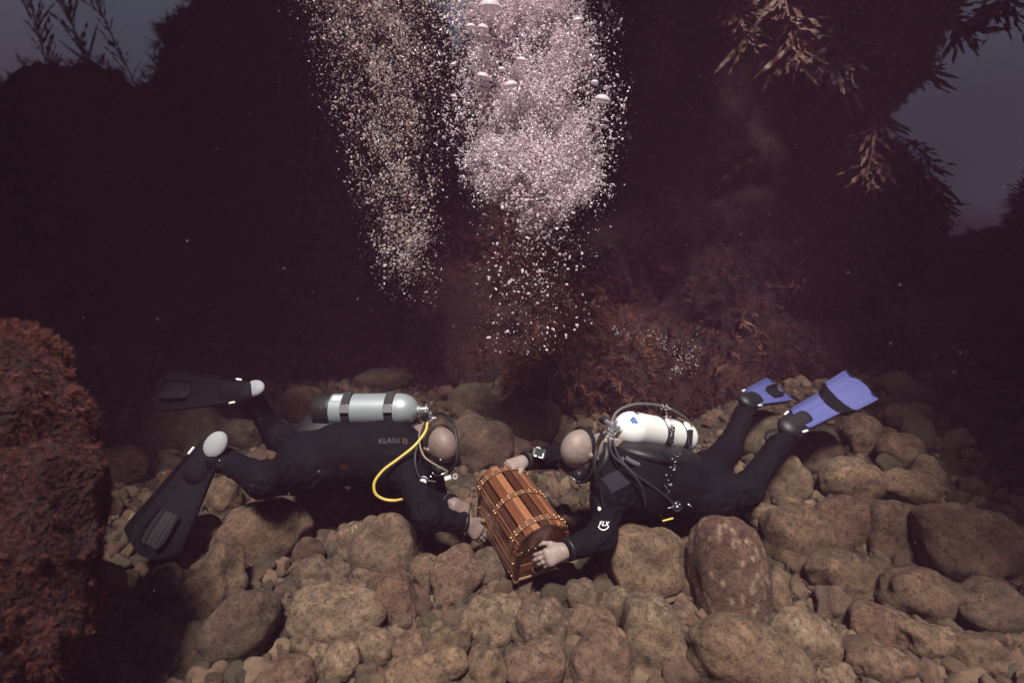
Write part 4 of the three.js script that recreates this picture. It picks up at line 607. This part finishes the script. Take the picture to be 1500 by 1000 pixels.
{ const w = part('wing', (() => { const g = new THREE.CapsuleGeometry(.17, .34, 8, 24); g.scale(1, 1, .34); return g; })(), rubberMat, right.root), ax = P(1004, 641, 3.42).sub(P(908, 626, 2.96)).normalize(); w.position.copy(P(962, 664, 3.14)); const Z = up.clone().addScaledVector(ax, -up.dot(ax)).normalize(), X = ax.clone().cross(Z); w.matrix.makeBasis(X, ax, Z); w.quaternion.setFromRotationMatrix(w.matrix);
  conform(right.root, 'shoulder_panel', 904, 703, .12, .085, .55, new THREE.MeshStandardMaterial({ color: lin(.013, .013, .024), roughness: .8, side: THREE.DoubleSide, bumpMap: fabricBump, bumpScale: .003 }), 12, 12, .006);
  const gg = gauge(right.root, 'octopus', P(991, 741, 2.9), .022, rubberMat, rubberMat); for (const [x, y, r2] of [[0, 0, .008], [-.006, .016, .0055], [.012, .012, .004], [-.018, .004, .003]]) { const s = part('fitting', new THREE.SphereGeometry(r2, 10, 8), chromeMat, gg); s.position.set(x, y, .014); }
  for (const [x0, y0, x1, y1, m, n2] of [[971, 763, 986, 759, yellowMat, 'yellow_tag'], [1013, 776, 1024, 768, greyTrim, 'grey_tag'], [843, 705, 857, 720, chromeMat, 'pull_cord'], [978, 744, 985, 743, chromeMat, 'clip'], [1008, 738, 1013, 742, chromeMat, 'clip']]) part(n2, tube([P(x0, y0, 2.86), P((x0 + x1) / 2, (y0 + y1) / 2, 2.855), P(x1, y1, 2.86)], n2.includes('tag') ? .005 : .0032, 8, 8), m, right.root);
  const s = part('valve_button', new THREE.CylinderGeometry(.008, .009, .01, 14), whitePlastic, right.root); s.position.copy(P(878, 745, 2.72)); s.quaternion.copy(camQ).multiply(new THREE.Quaternion().setFromAxisAngle(V(1, 0, 0), Math.PI / 2));
  // wrist computer on the far arm
  const wc = part('wrist_computer', new RoundedBoxGeometry(.075, .055, .03, 2, .008), rubberMat, right.root); wc.position.copy(P(789, 664, 3.03)); wc.quaternion.copy(camQ); wc.rotateZ(-.25); wc.rotateX(-.5); const sc = part('screen', new RoundedBoxGeometry(.05, .036, .004, 2, .002), new THREE.MeshStandardMaterial({ color: lin(.03, .03, .035), roughness: .15 }), wc); sc.position.z = .016;
  for (const [x, y, w2, h2] of [[.022, -.012, .006, .028], [.012, -.024, .024, .006], [-.008, .024, .022, .005], [-.016, -.022, .014, .010]]) { const e = part('painted_glint', new RoundedBoxGeometry(w2, h2, .005, 1, .001), whitePlastic, wc); e.position.set(x, y, .016); }  // white strips painting in glints on the computer
}
conform(right.root, 'arm_logo', 884, 769, .068, .060, -.06, printed((x) => { x.fillStyle = x.strokeStyle = '#f2f2f2'; x.font = 'italic bold 76px sans-serif'; x.textAlign = 'center'; x.textBaseline = 'middle'; x.fillText('FLX', 100, 62); x.lineWidth = 11; x.beginPath(); x.arc(100, 62, 74, .35, 2.75); x.stroke(); }, 200, 160));
rebase(left.root, V(JL.pelvis.x, ground(JL.pelvis.x, JL.pelvis.z), JL.pelvis.z)); rebase(right.root, V(JR.pelvis.x, ground(JR.pelvis.x, JR.pelvis.z), JR.pelvis.z));

// ---------------------------------------------------------------- exhaled bubbles
const bub = (() => { const g = new THREE.IcosahedronGeometry(1, 2); g.scale(1, .72, 1); return g; })();
function plume(label, N, seed, at, tint, big = 0) {
  const root = top('bubble_plume', new THREE.Group()), r = rng(seed), mt = new THREE.Matrix4(), c = new THREE.Color(); tag(root, label, 'bubbles', null, 'stuff');
  for (const [name, n, mat, k0] of [['fine_bubbles', N, bubbleMat, 0], ['bright_bubbles', big, glintMat, 1]]) {
    if (!n) continue; const m = new THREE.InstancedMesh(bub, mat, n);
    for (let i = 0; i < n; i++) { let q = at(r); for (let k = 0; k < 3 && r() < .8 && fbm(q[0].x * 7, q[0].y * 5, q[0].z * 4 + seed, 2) < (k0 ? .04 : -.05); k++) q = at(r); for (let k = 0; k < 4 && k0 && q[3] && r() < .9; k++) q = at(r); const [p, rad0, l] = q, rad = k0 ? mix(.0021, .0058, Math.pow(r(), 2.6)) : rad0; mt.compose(p, new THREE.Quaternion().setFromEuler(new THREE.Euler((r() - .5) * 1.6, r() * 6, .7 + (r() - .5) * 1.2)), V(rad * mix(.8, 1.9, r()), rad, rad)); m.setMatrixAt(i, mt); m.setColorAt(i, k0 ? c.setRGB(.98, .93, .95) : c.setRGB(tint[0] * l, tint[1] * l, tint[2] * l)); }
    m.name = name; shade(m); tag(m, null, null, null, 'stuff'); root.add(m);
  }
}
const gauss = (r) => (r() + r() + r() - 1.5) / 1.5;
plume('dimmer plume of fine bubbles rising above the left diver', 34000, 11, (r) => { const t = Math.pow(r(), 2.7), y = mix(-70, 400, t) + gauss(r) * 80 * t, hw = mix(118, 44, Math.pow(t, .8)), cx = mix(538, 600, t), x = cx + gauss(r) * hw * 1.45, d = 3.75 + gauss(r) * .3, s = Math.pow(r(), 6) * (r() < .5 ? .5 : 1); return [P(x, y, d), mix(.0014, .0085, s), mix(.6, 1, r())]; }, [.92, .76, .74], 2600);
plume('bright dense plume of bubbles rising above the right diver', 90000, 12, (r) => {
  let x, y; const k = r(); if (k < .83) { const t = Math.pow(r(), .9); y = mix(-70, 300, t); const hw = 118 * Math.pow(1 - Math.pow(t, 6), .5) * mix(.92, 1, t); x = mix(762, 788, t) + (r() * .62 + .38 * gauss(r) * 1.2 - (.31)) * 2 * hw * .98; y += gauss(r) * 64 * t; x += gauss(r) * 14; } else if (k < .885) { x = 846 + gauss(r) * 44; y = 276 + gauss(r) * 44 - (x - 846) * .8; } else if (k < .966) { x = 735 + gauss(r) * 70; y = 235 + gauss(r) * 80; } else { const t = Math.pow(r(), 2.4); y = mix(270, 520, t); x = mix(800, 772, t) + gauss(r) * mix(130, 90, t); }
  return [P(x, y, 3.25 + gauss(r) * .28), mix(.0013, .0085, Math.pow(r(), 6)), mix(.75, 1, r()), y > 305];
}, [1, .88, .94], 17000);
plume('thin trail of small bubbles streaming up over the right diver\'s back', 300, 13, (r) => { const k = r(); if (k < .25) { const y = mix(592, 725, r()); return [P(984 + Math.sin(y * .05) * 8 + gauss(r) * 9, y, 2.78), mix(.0015, .004, r()), .8]; } if (k < .7) return [P(1005 + gauss(r) * 34, 522 + gauss(r) * 40, 3.0), mix(.0012, .004, r() ** 2), .8]; const t = r(); return [P(900 + t * 90 + gauss(r) * 12, 480 + t * 30 + gauss(r) * 18, 3.1), mix(.0012, .003, r()), .8]; }, [.9, .84, .86]);
{ // big mushroom-shaped bubbles
  const capGeo = (() => { const pr = []; for (let k = 0; k <= 10; k++) { const a = k / 10 * Math.PI * .52; pr.push(new THREE.Vector2(Math.sin(a), Math.cos(a) * .72)); } pr.push(new THREE.Vector2(.86, -.16), new THREE.Vector2(.5, -.05), new THREE.Vector2(0, .02)); return new THREE.LatheGeometry(pr, 28); })();
  const proto = shade(new THREE.Mesh(capGeo, capMat)); let first = true;
  for (const [x, y, rr, label] of [[717, 12, 17, 'biggest dome-shaped bubble at the top of the bright plume'], [716, 26, 8, 'small bubble tucked under the biggest dome-shaped bubble'], [707, 113, 10, 'flat bright bubble on the left side of the bright plume'], [748, 126, 11, 'dome bubble just right of the flat bright bubble'], [882, 147, 12, 'bright lens-shaped bubble at the bright plume\'s right edge'], [664, 95, 5, 'small stray bubble left of the bright plume, upper of two'], [665, 142, 5, 'small stray bubble left of the bright plume, lower of two'], [871, 121, 6, 'small bubble above the bright lens-shaped one'], [846, 31, 8, 'bubble near the upper right of the bright plume'], [689, 40, 8, 'left bubble of the pair below the biggest dome'], [707, 42, 9, 'right bubble of the pair below the biggest dome'], [764, 89, 8, 'faint bubble in the middle of the bright plume'], [735, 102, 6, 'small bubble between the flat bright one and the faint one']]) {
    const m = first ? proto : proto.clone(); first = false; const d = 2.98, s = rr / F * d; m.position.copy(P(x, y, d)); m.scale.set(s, s, s); m.rotation.z = (x % 7 - 3) * .06; top('bubble', m); tag(m, label, 'bubble', 'large bubbles in the bright plume');
  }
}
{ // drifting specks
  const N = 420, m = new THREE.InstancedMesh(new THREE.IcosahedronGeometry(1, 0), new THREE.MeshStandardMaterial({ color: lin(.6, .55, .52), roughness: .8 }), N), r = rng(5), mt = new THREE.Matrix4();
  for (let i = 0; i < N; i++) { const s = mix(.0006, .0018, r() ** 2); mt.compose(P(r() * 1500, r() * 900, mix(1.4, 4.5, r())), new THREE.Quaternion(), V(s, s, s)); m.setMatrixAt(i, mt); }
  top('floating_specks', m); tag(m, 'fine pale specks drifting in the dark water', 'specks', null, 'stuff');
}

renderer.render(scene, camera);
